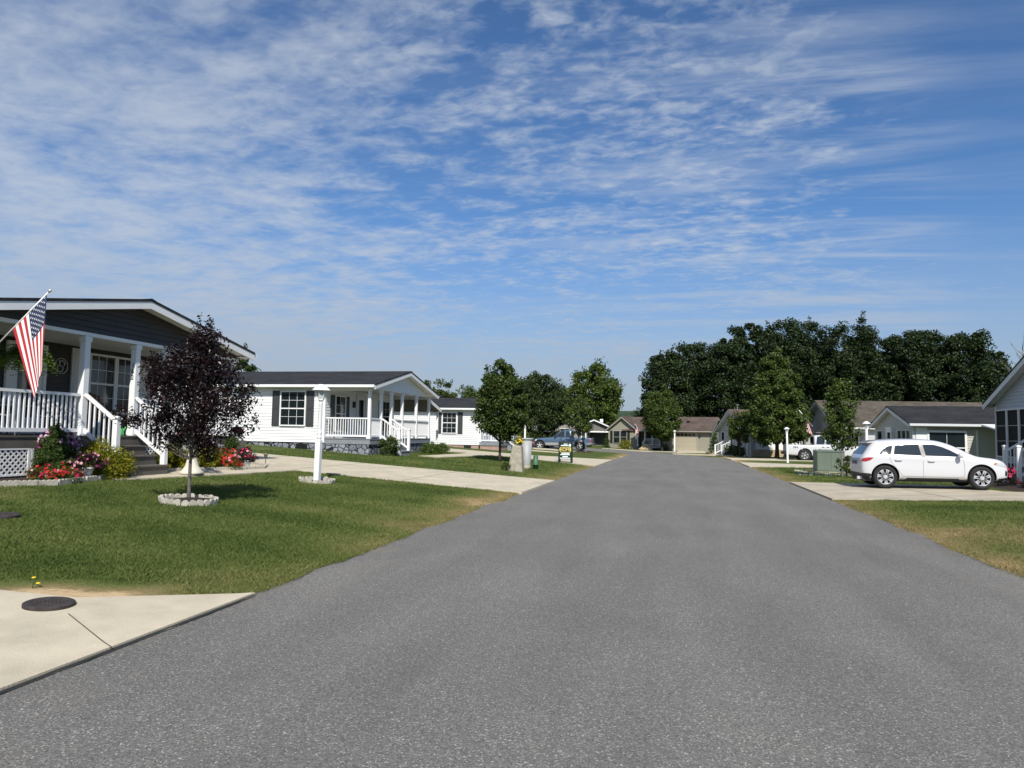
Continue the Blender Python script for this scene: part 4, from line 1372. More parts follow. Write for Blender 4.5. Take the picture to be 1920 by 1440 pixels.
tree('street_tree', 'short narrow green tree beside the tall pyramid shaped one', (5.3, 63.4, T(5.3, 63.4)), 4.0, 1.2, OVAL, 1.0, 50, 100, .17, .34, LEAF_OLIVE, .06, 32, sprig=12)
ty = tree('street_tree', 'young twiggy tree with thin trunk beside the green utility box', (6.62, 31.6, T(6.62, 31.6)), 3.95, 1.25, [(0, .5), (.15, .9), (.4, 1), (.65, .8), (.85, .62), (1, .3)], .68, 70, 92, .115, .24, LEAF_OLIVE, .045, 33, bark=BARK_GREY, sprig=40, inner=.2)
rng = np.random.default_rng(5)
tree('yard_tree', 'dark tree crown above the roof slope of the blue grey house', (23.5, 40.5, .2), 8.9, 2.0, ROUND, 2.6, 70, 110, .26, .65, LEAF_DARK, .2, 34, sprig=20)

# --- the dark wood behind the houses on the right
woods = [(-1.2, 112, 14.0, 3.7), (2.6, 117, 16.2, 4.2), (7.6, 114, 16.4, 4.2), (11.3, 119, 19.6, 4.6), (16.2, 116, 19.4, 4.8), (20.5, 121, 20.0, 5.0),
         (24.9, 115, 19.4, 5.0), (29.4, 119, 18.4, 4.8), (33.2, 114, 17.2, 4.4), (36.6, 118, 17.8, 4.3), (40.4, 113, 17.0, 4.0), (44.2, 116, 14.6, 3.6), (47.6, 113, 9.5, 2.8)]
wlab = ['lowest rounded dark tree at the left end of the wood', 'rounded dark tree of the wood, second from its left end', 'dark tree of the wood left of its tall crowned part', 'tall dark tree of the wood behind the mauve grey house',
        'dark flat topped tree of the wood above the pyramid shaped street tree', 'dark tree of the wood between the flat top and the highest crown', 'highest crowned dark tree of the wood above the young twiggy tree',
        'sloping dark tree of the wood right of the highest crown', 'lower dark tree of the wood over the tan brown roof', 'dark tree of the wood over the charcoal roof of the green grey house',
        'pointed dark tree of the wood over the white suv', 'leafy dark tree before the bare dead tree at the right end of the wood', 'low bushy tree at the foot of the bare dead tree']
for i, (x, y, h, r) in enumerate(woods):
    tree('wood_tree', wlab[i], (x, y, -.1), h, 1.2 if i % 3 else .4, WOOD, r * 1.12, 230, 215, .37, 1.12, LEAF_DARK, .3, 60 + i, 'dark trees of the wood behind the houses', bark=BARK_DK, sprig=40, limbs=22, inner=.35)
# bare dead tree at the end of the wood
dt = thing('dead_tree', 'bare leafless dead tree at the right end of the dark wood', 'tree', (45.0, 108, -.1))
m = MB(); rr = random.Random(3)
m.tube([(0, 0, 0), (.1, 0, 6), (.3, 0, 12), (.2, 0, 14.5)], [.28, .2, .09, .03], 6)
for k in range(26):
    z = 7.5 + k * .26; a = rr.random() * 6.28; L = rr.uniform(1.0, 2.8)
    e = (.2 + math.cos(a) * L, math.sin(a) * L, z + L * .8)
    m.tube([(.2, 0, z), (.2 + math.cos(a) * L * .5, math.sin(a) * L * .5, z + L * .3), e], [.06, .04, .015], 4)
    for q in range(3):
        m.tube([e, (e[0] + rr.uniform(-.6, .6), e[1] + rr.uniform(-.4, .4), e[2] + rr.uniform(.2, .9))], [.015, .008], 3)
m.build('trunk', BARK_GREY, dt)

# --- shrubs
def shrub(name, label, x, y, h, r, prof, mat, leaf, seed, n=4200, group=None, cat='shrub', z=None, aspect=.4, cl=70, crad=None, spread=.8, zlow=0.02, blossoms=None, trunk=True, parent_loc=None):
    rng = np.random.default_rng(seed)
    z = T(x, y) + .02 if z is None else z
    root = thing(name, label, cat, (x, y, z), 0, group)
    PL, cents = crown_points(rng, zlow, h, prof, r * .86, cl, max(10, n // cl), crad or r * .26, .85, .35)
    pts, nr = PL[:, :3], PL[:, 3:]
    pts[:, 2] = np.maximum(pts[:, 2], .015)
    V, F = leaf_quads(rng, pts, leaf, nr * .7 + [0, 0, .4], spread, aspect)
    npmesh('foliage', V, F, mat, root)
    if trunk:
        m = MB(); m.tube([(0, 0, -.05), (0, 0, h * .6)], [r * .09, r * .03], 6)
        for k in range(6):
            c = cents[k * 5 % len(cents)]; m.tube([(0, 0, h * .1), tuple(c)], [r * .04, r * .015], 4)
        m.build('stem', BARK_DK, root)
    if blossoms:
        for (bm_, cnt, bs, zmin) in blossoms:
            q = pts[pts[:, 2] > zmin * h]
            out = np.hypot(q[:, 0], q[:, 1]) + (q[:, 2] - h * .4)
            q = q[np.argsort(-out)[:int(len(q) * .55)]]
            c = q[rng.integers(len(q), size=cnt)]
            d = c - np.array([0, 0, h * .35]); d /= np.linalg.norm(d, axis=1)[:, None]
            c = c + d * bs * .5
            Vs = []; Fs = []; o = 0
            # each flower: five rounded petals around a centre
            for ci, di in zip(c, d):
                di = di + rng.normal(size=3) * .35; di /= np.linalg.norm(di)
                e1 = np.cross(di, [.3, .5, .8]); e1 /= np.linalg.norm(e1); e2 = np.cross(di, e1)
                s = bs * rng.uniform(.7, 1.25)
                for k in range(5):
                    a = 2 * PI * k / 5 + rng.random() * .3
                    u_ = e1 * math.cos(a) + e2 * math.sin(a); w_ = -e1 * math.sin(a) + e2 * math.cos(a)
                    Vs += [ci, ci + u_ * s * .32 + w_ * s * .26 + di * s * .1, ci + u_ * s * .56 + di * s * .06, ci + u_ * s * .32 - w_ * s * .26 + di * s * .1]
                    Fs.append([o, o + 1, o + 2, o + 3]); o += 4
            npmesh('blossoms', np.array(Vs), np.array(Fs), bm_, root)
    return root
CONE = [(0, .8), (.1, 1), (.3, .85), (.6, .52), (.85, .22), (1, .04)]
MOUND = [(0, .8), (.2, 1), (.5, .92), (.8, .62), (1, .25)]
FLOW = lambda n, c: leafmat(n, [(0, [q * .75 for q in c]), (1, [min(1, q * 1.15) for q in c])], .25)
RED = FLOW('petal_red', (.62, .035, .022)); PINK = FLOW('petal_pink', (.75, .36, .42)); CRIM = FLOW('petal_crimson', (.52, .018, .09))
MAG = FLOW('petal_magenta', (.42, .035, .20)); VIO = FLOW('petal_violet', (.58, .30, .50)); WHT = FLOW('petal_white', (.82, .78, .68)); ORG = FLOW('petal_coral', (.58, .045, .025)); YEL = FLOW('petal_yellow', (.85, .62, .03))
LEAF_WINE = leafmat('leaf_wine', [(0, (.010, .010, .006)), (.6, (.030, .018, .012)), (1, (.06, .05, .018))], .2)

shrub('dwarf_spruce', 'tall conical dwarf spruce before the lattice of the dark house', -12.2, 12.14, 1.14, .53, CONE, LEAF_SPRUCE, .052, 1, 30000, aspect=.3, cl=260, crad=.085)
shrub('dwarf_spruce', 'small conical spruce at the driveway end of the porch bed', -12.42, 18.35, 1.0, .40, CONE, LEAF_SPRUCE, .052, 2, 15000, aspect=.3, cl=170, crad=.08)
shrub('golden_cypress', 'spreading golden green shrub left of the porch steps', -12.0, 13.15, .70, .80, MOUND, LEAF_GOLD, .07, 3, 15000, aspect=.28, cl=110)
shrub('golden_cypress', 'golden green shrub right of the porch steps, left of the white urn', -12.3, 15.75, .68, .56, MOUND, LEAF_GOLD, .07, 4, 11000, aspect=.28, cl=90)
shrub('golden_cypress', 'golden green shrub behind the urn, beside the red flowers', -12.0, 16.55, .68, .56, MOUND, LEAF_GOLD, .07, 5, 11000, aspect=.28, cl=90)
shrub('impatiens', 'low mixed coral, white and crimson flowers at the bed corner', -11.75, 11.75, .32, .52, MOUND, LEAF_FERN, .05, 6, 2600, cat='flowers', blossoms=[(ORG, 170, .055, .3), (WHT, 44, .045, .3), (CRIM, 110, .055, .2)], trunk=False)
shrub('impatiens', 'bright red flower mound with some pink blossoms at the end of the bed', -11.75, 17.15, .55, .52, MOUND, LEAF_FERN, .05, 7, 2600, cat='flowers', blossoms=[(RED, 300, .06, .2), (PINK, 36, .065, .4)], trunk=False)
# ================================================================== GARDEN, STREET FURNITURE
POT_W = M('pot_white', (.74, .74, .72), .35)
URN_M = M('urn_stone', (.62, .58, .48), .7, var=(5, .12))
STONE_G = M('cast_stone', (.28, .27, .20), .9, var=(7, .35), bump=(25, .6))
EDGE_M = M('edging_concrete', (.42, .39, .325), .9, var=(6, .2), bump=(45, .5))
MULCH = M('mulch', (.030, .019, .014), .95, var=(22, .6), bump=(40, 1.0))

def blob_patch(name, pts, h, mat):
    """a low planted bed: polygon on the terrain, slightly heaped"""
    m = MB()
    c = np.mean(np.array(pts), 0)
    n = len(pts)
    V = [(c[0], c[1], T(*c) + h)]
    rings = 5
    for k in range(1, rings + 1):
        t = k / rings
        for p in pts:
            x = c[0] + (p[0] - c[0]) * t; y = c[1] + (p[1] - c[1]) * t
            V.append((x, y, T(x, y) + h * (1 - t ** 3) + .012 + .02 * (fbm(x * 9, y * 9, 3) - .5)))
    F = [(0, 1 + i, 1 + (i + 1) % n) for i in range(n)]
    for k in range(rings - 1):
        for i in range(n):
            a = 1 + k * n + i; b = 1 + k * n + (i + 1) % n
            F.append((a, a + n, b + n, b))
    m.add(V, F, 0, True)
    return tag(m.build(name, mat), kind='structure')

def densify(pts, step=.25):
    out = []
    for a, b in zip(pts, pts[1:] + pts[:1]):
        L = math.dist(a, b); k = max(1, int(L / step))
        for i in range(k): out.append((a[0] + (b[0] - a[0]) * i / k, a[1] + (b[1] - a[1]) * i / k))
    return out
bed1 = [(-12.7, 9.0), (-12.25, 9.2), (-11.9, 10.2), (-11.45, 11.35), (-11.42, 11.7), (-11.62, 12.6), (-11.8, 13.25), (-12.62, 13.25)]
bed2 = [(-12.62, 14.8), (-12.05, 14.8), (-11.95, 15.5), (-11.75, 16.2), (-11.45, 17.2), (-11.3, 18.1), (-11.5, 18.7), (-12.62, 19.0)]
blob_patch('mulch_bed', densify(bed1), .05, MULCH)
blob_patch('mulch_bed', densify(bed2), .05, MULCH)

def edging_mesh(L=.36, r=None, h=.11, t=.055):
    """scalloped edging block: three rounded tops; bent to radius r when given"""
    m = MB()
    prof = []
    ns = 3 if r else 4
    e = L / ns / 2
    for s in range(ns):
        for k in range(6):
            a = PI - PI * k / 6
            prof.append(((s + .5) * L / ns + math.cos(a) * e, h - e * 1.0 + math.sin(a) * e * 1.0))
    prof.append((L, h - e * 1.0))
    poly = [(0, -.09)] + [(x, z) for x, z in prof] + [(L, -.09)]
    def fn(p, q, a):
        if r is None: return (p - L / 2, a, q)
        th = (p - L / 2) / r
        return (math.cos(th) * (r + a), math.sin(th) * (r + a), q)
    n = len(poly)
    front = [fn(p, q, -t / 2) for p, q in poly]; back = [fn(p, q, t / 2) for p, q in poly]
    V = front + back; F = []
    for i in range(n):
        j = (i + 1) % n
        F.append((i, j, n + j, n + i))
    # faces as strips so that concave scallops stay clean
    for off in (0, n):
        base0 = off; last = off + n - 1
        for i in range(1, n - 2):
            F.append((base0 if i < (n // 2) else last, off + i, off + i + 1))
        F.append((base0, off + n // 2, last))
    m.add(V, F)
    return m
def ring_of_edging(cx, cy, r, n, label, group, h=.10, jit=0.0):
    first = None
    rr = random.Random(7)
    for k in range(n):
        a = 2 * PI * k / n
        if first is None:
            o = first = edging_mesh(2 * PI * r / n * .965, r, h).build('edging_block', EDGE_M)
        else:
            o = first.copy(); COL.objects.link(o)
        o.location = (cx, cy, T(cx + r * math.cos(a), cy + r * math.sin(a)) + .02 + rr.uniform(-jit, jit))
        o.rotation_euler = (0, 0, a)
        tag(o, label, 'edging block', group)
ring_of_edging(-8.33, 11.15, .46, 8, 'scalloped concrete edging block in the ring around the purple tree', 'edging blocks ringing the purple tree')
m = MB(); m.lathe([(.43, .04), (.40, .065), (.2, .09), (.0, .11)], 24)
tag(m.build('mulch_disc', MULCH, loc=(-8.33, 11.15, T(-8.33, 11.15) + .0)), kind='structure')
edge_first = None
def edge_path(pts, label, group, L=.36):
    global edge_first
    d = 0
    P = [np.array(p) for p in pts]
    seg = 0; pos = P[0].copy()
    while seg < len(P) - 1:
        v = P[seg + 1] - P[seg]; ln = np.linalg.norm(v); v = v / ln
        k = max(1, int(round(ln / L)))
        for i in range(k):
            c = P[seg] + v * (i + .5) * ln / k
            if edge_first is None:
                o = edge_first = edging_mesh(L * .995).build('edging_block', EDGE_M)
            else:
                o = edge_first.copy(); COL.objects.link(o)
            o.location = (c[0], c[1], T(*c) + .02)
            o.rotation_euler = (0, 0, math.atan2(v[1], v[0]))
            tag(o, label, 'edging block', group)
        seg += 1
edge_path([(-12.1, 9.25), (-11.85, 10.2), (-11.36, 11.38)], 'tan edging block along the flower bed left of its corner', 'edging blocks along the bed left of its corner')
edge_path([(-11.36, 11.40), (-11.56, 12.6), (-11.76, 13.4)], 'grey scalloped edging block between the bed corner and the walkway', 'edging blocks from the bed corner to the walkway')
edge_path([(-12.0, 14.85), (-11.88, 15.5), (-11.68, 16.2), (-11.38, 17.2), (-11.22, 18.1)], 'grey scalloped edging block of the bed right of the porch steps', 'edging blocks of the bed right of the steps')
edge_path([(-11.22, 18.15), (-11.55, 18.85), (-12.3, 19.1)], 'edging block at the driveway end of the planted bed', 'edging blocks at the driveway end')

# --- lamp posts
def lantern_post(label, x, y, h=2.4, w=.125, ls=1.0, lean=(0, 0), ornate=True, group='white lantern posts along the road', z=None):
    root = thing('lamp_post', label, 'lamp post', (x, y, T(x, y) if z is None else z), 0, group)
    root.rotation_euler = (lean[0], lean[1], 0)
    m = MB()
    hw = w / 2
    if ornate:
        m.box(-hw, -hw, -.2, hw, hw, 1.02)
        m.lathe([(hw * 1.38, 1.02), (hw * 1.2, 1.06), (hw * .8, 1.08)], 4, rot=PI / 4, smooth=False)
        m.lathe([(hw * .72, 1.08), (hw * .95, 1.12), (hw * .7, 1.16), (hw * .95, 1.22), (hw * .95, 1.25), (hw * .68, 1.29), (hw * .78, 1.33), (hw * .66, h - .50), (hw * .9, h - .46), (hw * .6, h - .43), (hw * .85, h - .38), (hw * .6, h - .34)], 14)
    else:
        m.box(-hw * .8, -hw * .8, -.2, hw * .8, hw * .8, h - .36)
        m.box(-hw, -hw, -.001, hw, hw, .06)
    m.build('post', WHITE, root, bevel=.004)
    # lantern: tapering glazed cage under a wide hipped cap
    f = MB()
    zb, zt = h - .12 - .22 * ls, h - .12 * ls
    rb, rtp = .065 * ls, .125 * ls
    for k in range(6):
        a = PI / 6 + k * PI / 3; b = a + PI / 3
        f.bar((rb * math.cos(a), rb * math.sin(a), zb), (rtp * math.cos(a), rtp * math.sin(a), zt), .014, .014)
        f.bar((rb * math.cos(a), rb * math.sin(a), zb), (rb * math.cos(b), rb * math.sin(b), zb), .02, .02)
        f.bar((rtp * math.cos(a), rtp * math.sin(a), zt), (rtp * math.cos(b), rtp * math.sin(b), zt), .02, .02)
    f.lathe([(.05, zb - .03), (.07, zb - .01), (.06, zb + .01)], 12)
    lant = f.build('lantern', WHITE, root)
    c = MB()
    c.lathe([(.185 * ls, zt), (.18 * ls, zt + .02 * ls), (.09 * ls, zt + .095 * ls), (.07 * ls, zt + .10 * ls), (.06 * ls, zt + .125 * ls), (.0, zt + .13 * ls)], 12, smooth=False)
    c.build('cap', WHITE, lant)
    g = MB()
    g.lathe([(rb - .012, zb + .01), (rtp - .014, zt - .005)], 6, rot=PI / 6, smooth=False)
    g.build('lantern_glass', M('lantern_glass', (.55, .56, .55), .15, spec=.6), lant)
    return root
lantern_post('tall white turned lamp post in a stone ring on the front lawn', -8.68, 16.45, 2.44, .135, ls=1.2, lean=(0, R(.9)))
lantern_post('white lamp post behind the grey can, partly hidden by the rounded tree', -8.35, 40.2, 2.45, .11, ornate=False)
lantern_post('white lamp post beside the slim young tree and the blue pickup', -7.6, 62.6, 2.3, .13, ornate=False)
lantern_post('white lamp post in front of the tan garage door', -.06, 81.8, 2.35, .16, ornate=False)
lantern_post('white lamp post at the corner of the mauve grey house under the pyramid tree', 6.3, 65.0, 2.5, .15, ornate=False)
lantern_post('white lamp post on the grass by the tail of the white pickup', 7.25, 50.5, 2.35, .14, lean=(0, R(-1.2)), ornate=False)
lantern_post('white lamp post close behind the tail of the white suv', 8.75, 36.6, 2.42, .13, ornate=False)
ring_of_edging(-8.68, 16.45, .42, 7, 'grey scalloped edging block around the tall lawn lamp post', 'edging blocks around the lawn lamp post', h=.10, jit=.012)
m = MB(); m.lathe([(.39, .02), (.3, .05), (.0, .06)], 20)
tag(m.build('mulch_disc', MULCH, loc=(-8.68, 16.45, T(-8.68, 16.45))), kind='structure')
m = MB(); m.lathe([(.85, .015), (.6, .05), (.0, .07)], 20)
tag(m.build('mulch_disc', M('mulch_brown', (.085, .05, .035), .95, var=(12, .4)), loc=(-7.75, 60.6, T(-7.75, 60.6))), kind='structure')
m = MB(); m.lathe([(.8, .015), (.6, .05), (.0, .07)], 20)
tag(m.build('mulch_disc', MATS['mulch_brown'], loc=(5.3, 63.4, T(5.3, 63.4))), kind='structure')

# --- pots and planters by the porch
def potted(label, name, x, y, pot_prof, potmat, h, r, leafm, blossoms, seed, z=None, zl=.0, n=1800, cat='potted flowers'):
    """a pot (thing) and the plant rooted in it: plant parts belong to the pot"""
    z = T(x, y) + .05 if z is None else z
    top = pot_prof[-1][1]
    root = shrub(name, label, x, y, h, r, MOUND, leafm, .055, seed, n, cat=cat, z=z + top - .04, trunk=False, blossoms=blossoms, zlow=zl)
    p = MB()
    prof = [(a, b - top + .04) for a, b in pot_prof]
    p.lathe([(0.001, prof[0][1])] + prof + [(prof[-1][0] * .9, prof[-1][1] - .0), (prof[-1][0] * .86, prof[-1][1] - .05), (0.001, prof[-1][1] - .05)], 20)
    p.build('pot', potmat, root)
    return root
POTP = [(.10, 0), (.13, .10), (.165, .20), (.175, .205), (.175, .235)]
potted('white pot of pink flowers over dark foliage beside the coral flowers', 'flower_pot', -11.72, 12.42, POTP, POT_W, .30, .40, LEAF_WINE, [(PINK, 70, .062, .3), (MAG, 34, .05, .1)], 11)
potted('white pot of dark leaved pink flowers at the driveway end of the bed', 'flower_pot', -11.65, 17.95, [(.08, 0), (.10, .05), (.15, .16), (.15, .19)], POT_W, .40, .36, LEAF_WINE, [(CRIM, 34, .062, .3), (PINK, 14, .06, .3)], 12)
potted('purple and white petunias in a raised pot behind the tall conical spruce', 'flower_pot', -12.50, 12.40, [(.11, 0), (.10, .30), (.12, .46), (.19, .52), (.19, .58)], URN_M, .34, .50, LEAF_WINE, [(VIO, 420, .06, .2), (WHT, 150, .055, .4), (MAG, 130, .055, .1)], 13, zl=-.06)
urn = potted('magenta petunias in a tall white pedestal urn behind the purple tree trunk', 'flower_urn', -11.2, 15.05, [(.27, 0), (.275, .05), (.21, .10), (.15, .2), (.11, .36), (.09, .5), (.085, .62), (.11, .70), (.17, .76), (.17, .79)], URN_M, .48, .52, LEAF_WINE, [(MAG, 170, .06, .1), (CRIM, 50, .06, .1)], 14, zl=-.16, z=T(-11.2, 15.05) + .06)
# carved stone planter by the driveway, with geraniums
sx, sy = -13.3, 19.9
sp_ = shrub('stone_planter', 'weathered square stone planter of red geraniums near the driveway', sx, sy, .42, .30, MOUND, LEAF_FERN, .07, 15, 700, cat='planter', z=T(sx, sy) + .62, trunk=False, blossoms=[(CRIM, 60, .10, .5), (PINK, 6, .09, .5)])
p = MB()
p.lathe([(.30, -.66), (.30, -.58), (.26, -.54), (.27, -.1), (.33, -.05), (.33, .04), (.27, .04), (.26, -.02)], 4, rot=PI / 4, smooth=False)
for s in (-1, 1):
    ring3(p, (s * .0 + .2, 0, -.3), .09, .02)
p.build('planter_box', STONE_G, sp_)

# solar stake light
x, y = -11.78, 19.15
s_ = thing('solar_light', 'small black solar stake light at the end of the bed by the driveway', 'garden light', (x, y, T(x, y)))
m = MB(); m.tube([(0, 0, -.1), (0, 0, .3)], .012, 6); m.build('stake', BLACKM, s_)
m = MB(); m.lathe([(.02, .29), (.05, .31), (.055, .37), (.07, .375), (.07, .39), (.02, .41)], 10); m.build('lamp_head', M('solar_head', (.18, .18, .17), .3), s_)

# --- manhole covers
def manhole(label, x, y, r, zoff):
    m = MB()
    m.lathe([(r, -.03), (r, .008), (r - .012, .014), (r - .05, .014), (r - .055, .009), (0.0, .009)], 40, smooth=False)
    for k in range(-4, 5):
        q = k * r * .2; L = math.sqrt(max(.0, (r * .84) ** 2 - q * q))
        m.box(-L, q - .008, .009, L, q + .008, .0135)
        m.box(q - .008, -L, .009, q + .008, L, .0128)
    o = m.build('manhole_cover', M('cast_iron', (.040, .030, .027), .75, var=(10, .5), bump=(60, .4)), loc=(x, y, T(x, y) + zoff))
    return tag(o, label, 'manhole cover')
o = manhole('dark brown round iron cover set in the near concrete driveway', -5.06, 5.07, .19, .045)
o.rotation_euler.y = math.atan(.06); 
o2 = manhole('dark round iron cover in the lawn at the left picture edge', -8.98, 8.16, .20, .05)
o2.rotation_euler.y = math.atan(.06)

# --- dandelion
x, y = -5.66, 5.48
d_ = thing('dandelion', 'two yellow dandelion flowers at the edge of the near driveway', 'flower', (x, y, T(x, y)))
m = MB(); m.tube([(0, 0, 0), (.01, 0, .1)], .004, 5); m.tube([(.0, 0, 0), (.03, .03, .045)], .004, 5); m.build('stem', LEAF_FERN, d_)
m = MB()
for (cx, cy, cz) in ((.01, 0, .105), (.03, .03, .05)):
    m.lathe([(.004, cz - .004), (.018, cz), (.02, cz + .006), (.008, cz + .012), (0, cz + .012)], 12, c=(cx, cy))
m.build('blossoms', YEL, d_)

# --- concrete stump planter, grey can, green pedestal
x, y = -5.95, 27.2
st = thing('concrete_stump', 'weathered tapering concrete block with yellow flowers on top', 'concrete block', (x, y, T(x, y)))
m = MB()
b0, b1, h = .26, .16, 1.02
m.add([(-b0 - .08, -b0, -.15), (b0, -b0, -.15), (b0, b0, -.15), (-b0 - .08, b0, -.15), (-b1, -b1, h), (b1 + .03, -b1, h - .02), (b1 + .03, b1, h - .02), (-b1, b1, h)],
      [(0, 3, 2, 1), (4, 5, 6, 7), (0, 1, 5, 4), (1, 2, 6, 5), (2, 3, 7, 6), (3, 0, 4, 7)])
m.build('block', M('old_concrete', (.33, .30, .235), .95, var=(5, .3), bump=(14, 1.0)), st, bevel=.02)
shrub('yellow_flowers', 'bunch of yellow flowers standing on the concrete block', x + .1, y, .34, .13, MOUND, LEAF_FERN, .05, 16, 260, cat='flowers', z=T(x, y) + 1.0, trunk=False, blossoms=[(YEL, 70, .07, .1)])
shrub('weed', 'dark green weed growing at the foot of the concrete block', x - .38, y - .2, .34, .26, MOUND, LEAF_GREEN, .06, 17, 700, cat='plant')
x, y = -6.0, 29.2
can = thing('grey_can', 'tall pale grey tapered plastic can behind the concrete block', 'bin', (x, y, T(x, y)))
m = MB(); m.lathe([(.16, -.05), (.17, .12), (.255, 1.28), (.24, 1.28), (.235, 1.2), (0.0, 1.19)], 20)
m.build('body', M('grey_plastic', (.33, .34, .33), .5, var=(2, .06)), can)
m = MB(); m.lathe([(.262, 1.22), (.285, 1.225), (.285, 1.285), (.262, 1.29)], 20); m.build('rim', MATS['grey_plastic'], can)
m = MB(); m.lathe([(.168, .0), (.172, .0), (.183, .16), (.178, .16)], 20); m.build('base', M('tan_base', (.36, .31, .24), .8), can)
x, y = -5.66, 29.5
pd_ = thing('utility_pedestal', 'short green plastic utility pedestal right of the grey can', 'utility box', (x, y, T(x, y)))
GRN = M('utility_green', (.055, .135, .075), .5, var=(3, .1))
m = MB(); m.lathe([(.11, -.1), (.115, .2), (.14, .205), (.14, .235), (.105, .24), (.105, .55), (.095, .585), (.05, .61), (0, .612)], 16); m.build('body', GRN, pd_)

# --- open-house style sign board: dark frame, yellow panel
x, y = -5.62, 37.6
sg = thing('sign_board', 'dark green sandwich sign with yellow HOME panel on the verge', 'sign', (x, y, T(x, y)), R(4))
SG_D = M('sign_green', (.004, .020, .014), .7, spec=.2); SG_Y = M('sign_yellow', (.80, .62, .13), .5); SG_W = M('sign_white', (.66, .76, .72), .5)
def slanted(mb, s, x0, x1, z0, z1, off, mi=0, t=.006):
    """plate on the leaning front (s=-1) or back (s=1) panel of the A-frame"""
    P = lambda xx, z, o: (xx, s * (.30 - z * .24 + o), z)
    v = [P(x0, z0, off), P(x1, z0, off), P(x1, z1, off), P(x0, z1, off), P(x0, z0, off + t), P(x1, z0, off + t), P(x1, z1, off + t), P(x0, z1, off + t)]
    mb.add(v, [(0, 1, 2, 3), (4, 7, 6, 5), (0, 4, 5, 1), (1, 5, 6, 2), (2, 6, 7, 3), (3, 7, 4, 0)], mi)
for s in (-1, 1):
    m = MB(); slanted(m, s, -.31, .31, .22, 1.08, 0, 0, .03)
    slanted(m, s, -.36, -.28, .0, 1.12, -.004, 0, .04); slanted(m, s, .28, .36, .0, 1.12, -.004, 0, .04)
    pn = m.build('panel', SG_D, sg)
    m = MB()
    slanted(m, s, -.27, .27, .58, .84, .031, 0); slanted(m, s, -.25, .25, .60, .82, .038, 1)
    for (a, b, c, d) in ((-.10, .10, .98, 1.02), (-.24, .16, .90, .95), (.18, .28, .88, 1.01), (-.2, .22, .50, .55), (-.26, .24, .43, .475), (-.14, .14, .32, .38), (-.27, .27, .25, .29)):
        slanted(m, s, a, b, c, d, .031, 2)
    m.build('sign_face', [SG_Y, SG_D, SG_W], pn)
    text_mesh('HOME', .225, SG_Y, pn, (0, s * (.30 - .71 * .24 + .047), .71), (PI / 2 - s * -.235 if s < 0 else PI / 2 + .235, 0, 0 if s < 0 else PI), depth=.003)

# --- green transformer cabinet, small grey cabinet, white stones
x, y = 7.0, 36.2
tr = thing('transformer_box', 'large grey green utility cabinet beside the young twiggy tree', 'utility box', (x, y, T(x, y)))
UT = M('transformer_green', (.13, .165, .125), .5, var=(1.5, .12))
m = MB(); m.box(-.6, -.5, .05, .6, .5, .98); m.build('cabinet', UT, tr, bevel=.02)
m = MB(); m.add([(-.63, -.53, .98), (.63, -.53, .98), (.63, .53, .98), (-.63, .53, .98), (-.56, -.3, 1.06), (.56, -.3, 1.06), (.56, .5, 1.06), (-.56, .5, 1.06)], [(0, 3, 2, 1), (4, 5, 6, 7), (0, 1, 5, 4), (1, 2, 6, 5), (2, 3, 7, 6), (3, 0, 4, 7)]); m.build('lid', UT, tr)
m = MB(); m.box(-.57, -.515, .12, -.02, -.5, .92); m.box(.02, -.515, .12, .57, -.5, .92); m.build('door', UT, tr)
m = MB(); m.box(-.7, -.6, -.1, .7, .6, .06); m.build('base_pad', CONC2, tr)
x, y = 7.75, 41.0
tb = thing('meter_cabinet', 'small pale grey cabinet behind the large utility cabinet', 'utility box', (x, y, T(x, y)))
m = MB(); m.box(-.24, -.2, .1, .24, .2, 1.02); m.build('cabinet', M('pale_grey_metal', (.42, .45, .43), .5), tb, bevel=.01)
m = MB(); m.box(-.26, -.22, 1.02, .26, .22, 1.06); m.build('lid', MATS['pale_grey_metal'], tb)
# white gravel round the cabinet: nobody could count it
rng = np.random.default_rng(8)
n = 2600
gx = rng.uniform(0, 1, n); gy = rng.uniform(0, 1, n)
px = 5.2 + gx * 3.6 + gy * .6; py_ = 33.0 + gy * 5.6 - gx * 1.2
keep = (fbm(px * 1.3, py_ * .9, 4) > .36)
px, py_ = px[keep], py_[keep]; n = len(px)
s = rng.uniform(.02, .055, n)
base = np.array([[-1, -1, 0], [1, -1, .1], [1, 1, 0], [-1, 1, .1], [0, 0, .9]])
V = np.empty((n, 5, 3)); an = rng.uniform(0, 6.28, n)
for k in range(5):
    bx_, by_, bz_ = base[k]
    V[:, k, 0] = px + (bx_ * np.cos(an) - by_ * np.sin(an)) * s; V[:, k, 1] = py_ + (bx_ * np.sin(an) + by_ * np.cos(an)) * s; V[:, k, 2] = Tn(px, py_) + .005 + bz_ * s
F = (np.arange(n)[:, None, None] * 5 + np.array([[0, 1, 4], [1, 2, 4], [2, 3, 4], [3, 0, 4]])).reshape(-1, 3)
tag(npmesh('white_gravel', V.reshape(-1, 3), F, M('white_stone', (.55, .52, .46), .85, var=(4, .2))), 'white landscaping stones around the large utility cabinet', 'gravel', kind='stuff')
shrub('shrub', 'leafy pale shrub at the foot of the young twiggy tree', 6.85, 31.9, .95, .5, OVAL, LEAF_BRIGHT, .10, 18, 900, cl=30)

# plants by the steps of the white porch house
shrub('shrub', 'loose dark green shrub left of the white house steps', -12.35, 30.1, .95, .55, OVAL, LEAF_GREEN, .09, 19, 2400)
shrub('shrub', 'low green plants along the foot of the white house right of its steps', -12.2, 35.2, .5, .75, MOUND, LEAF_FERN, .10, 20, 1800, cat='plant')
shrub('shrub', 'low leafy plants near the white carport post', -12.35, 37.3, .45, .6, MOUND, LEAF_BRIGHT, .10, 21, 1400, cat='plant')
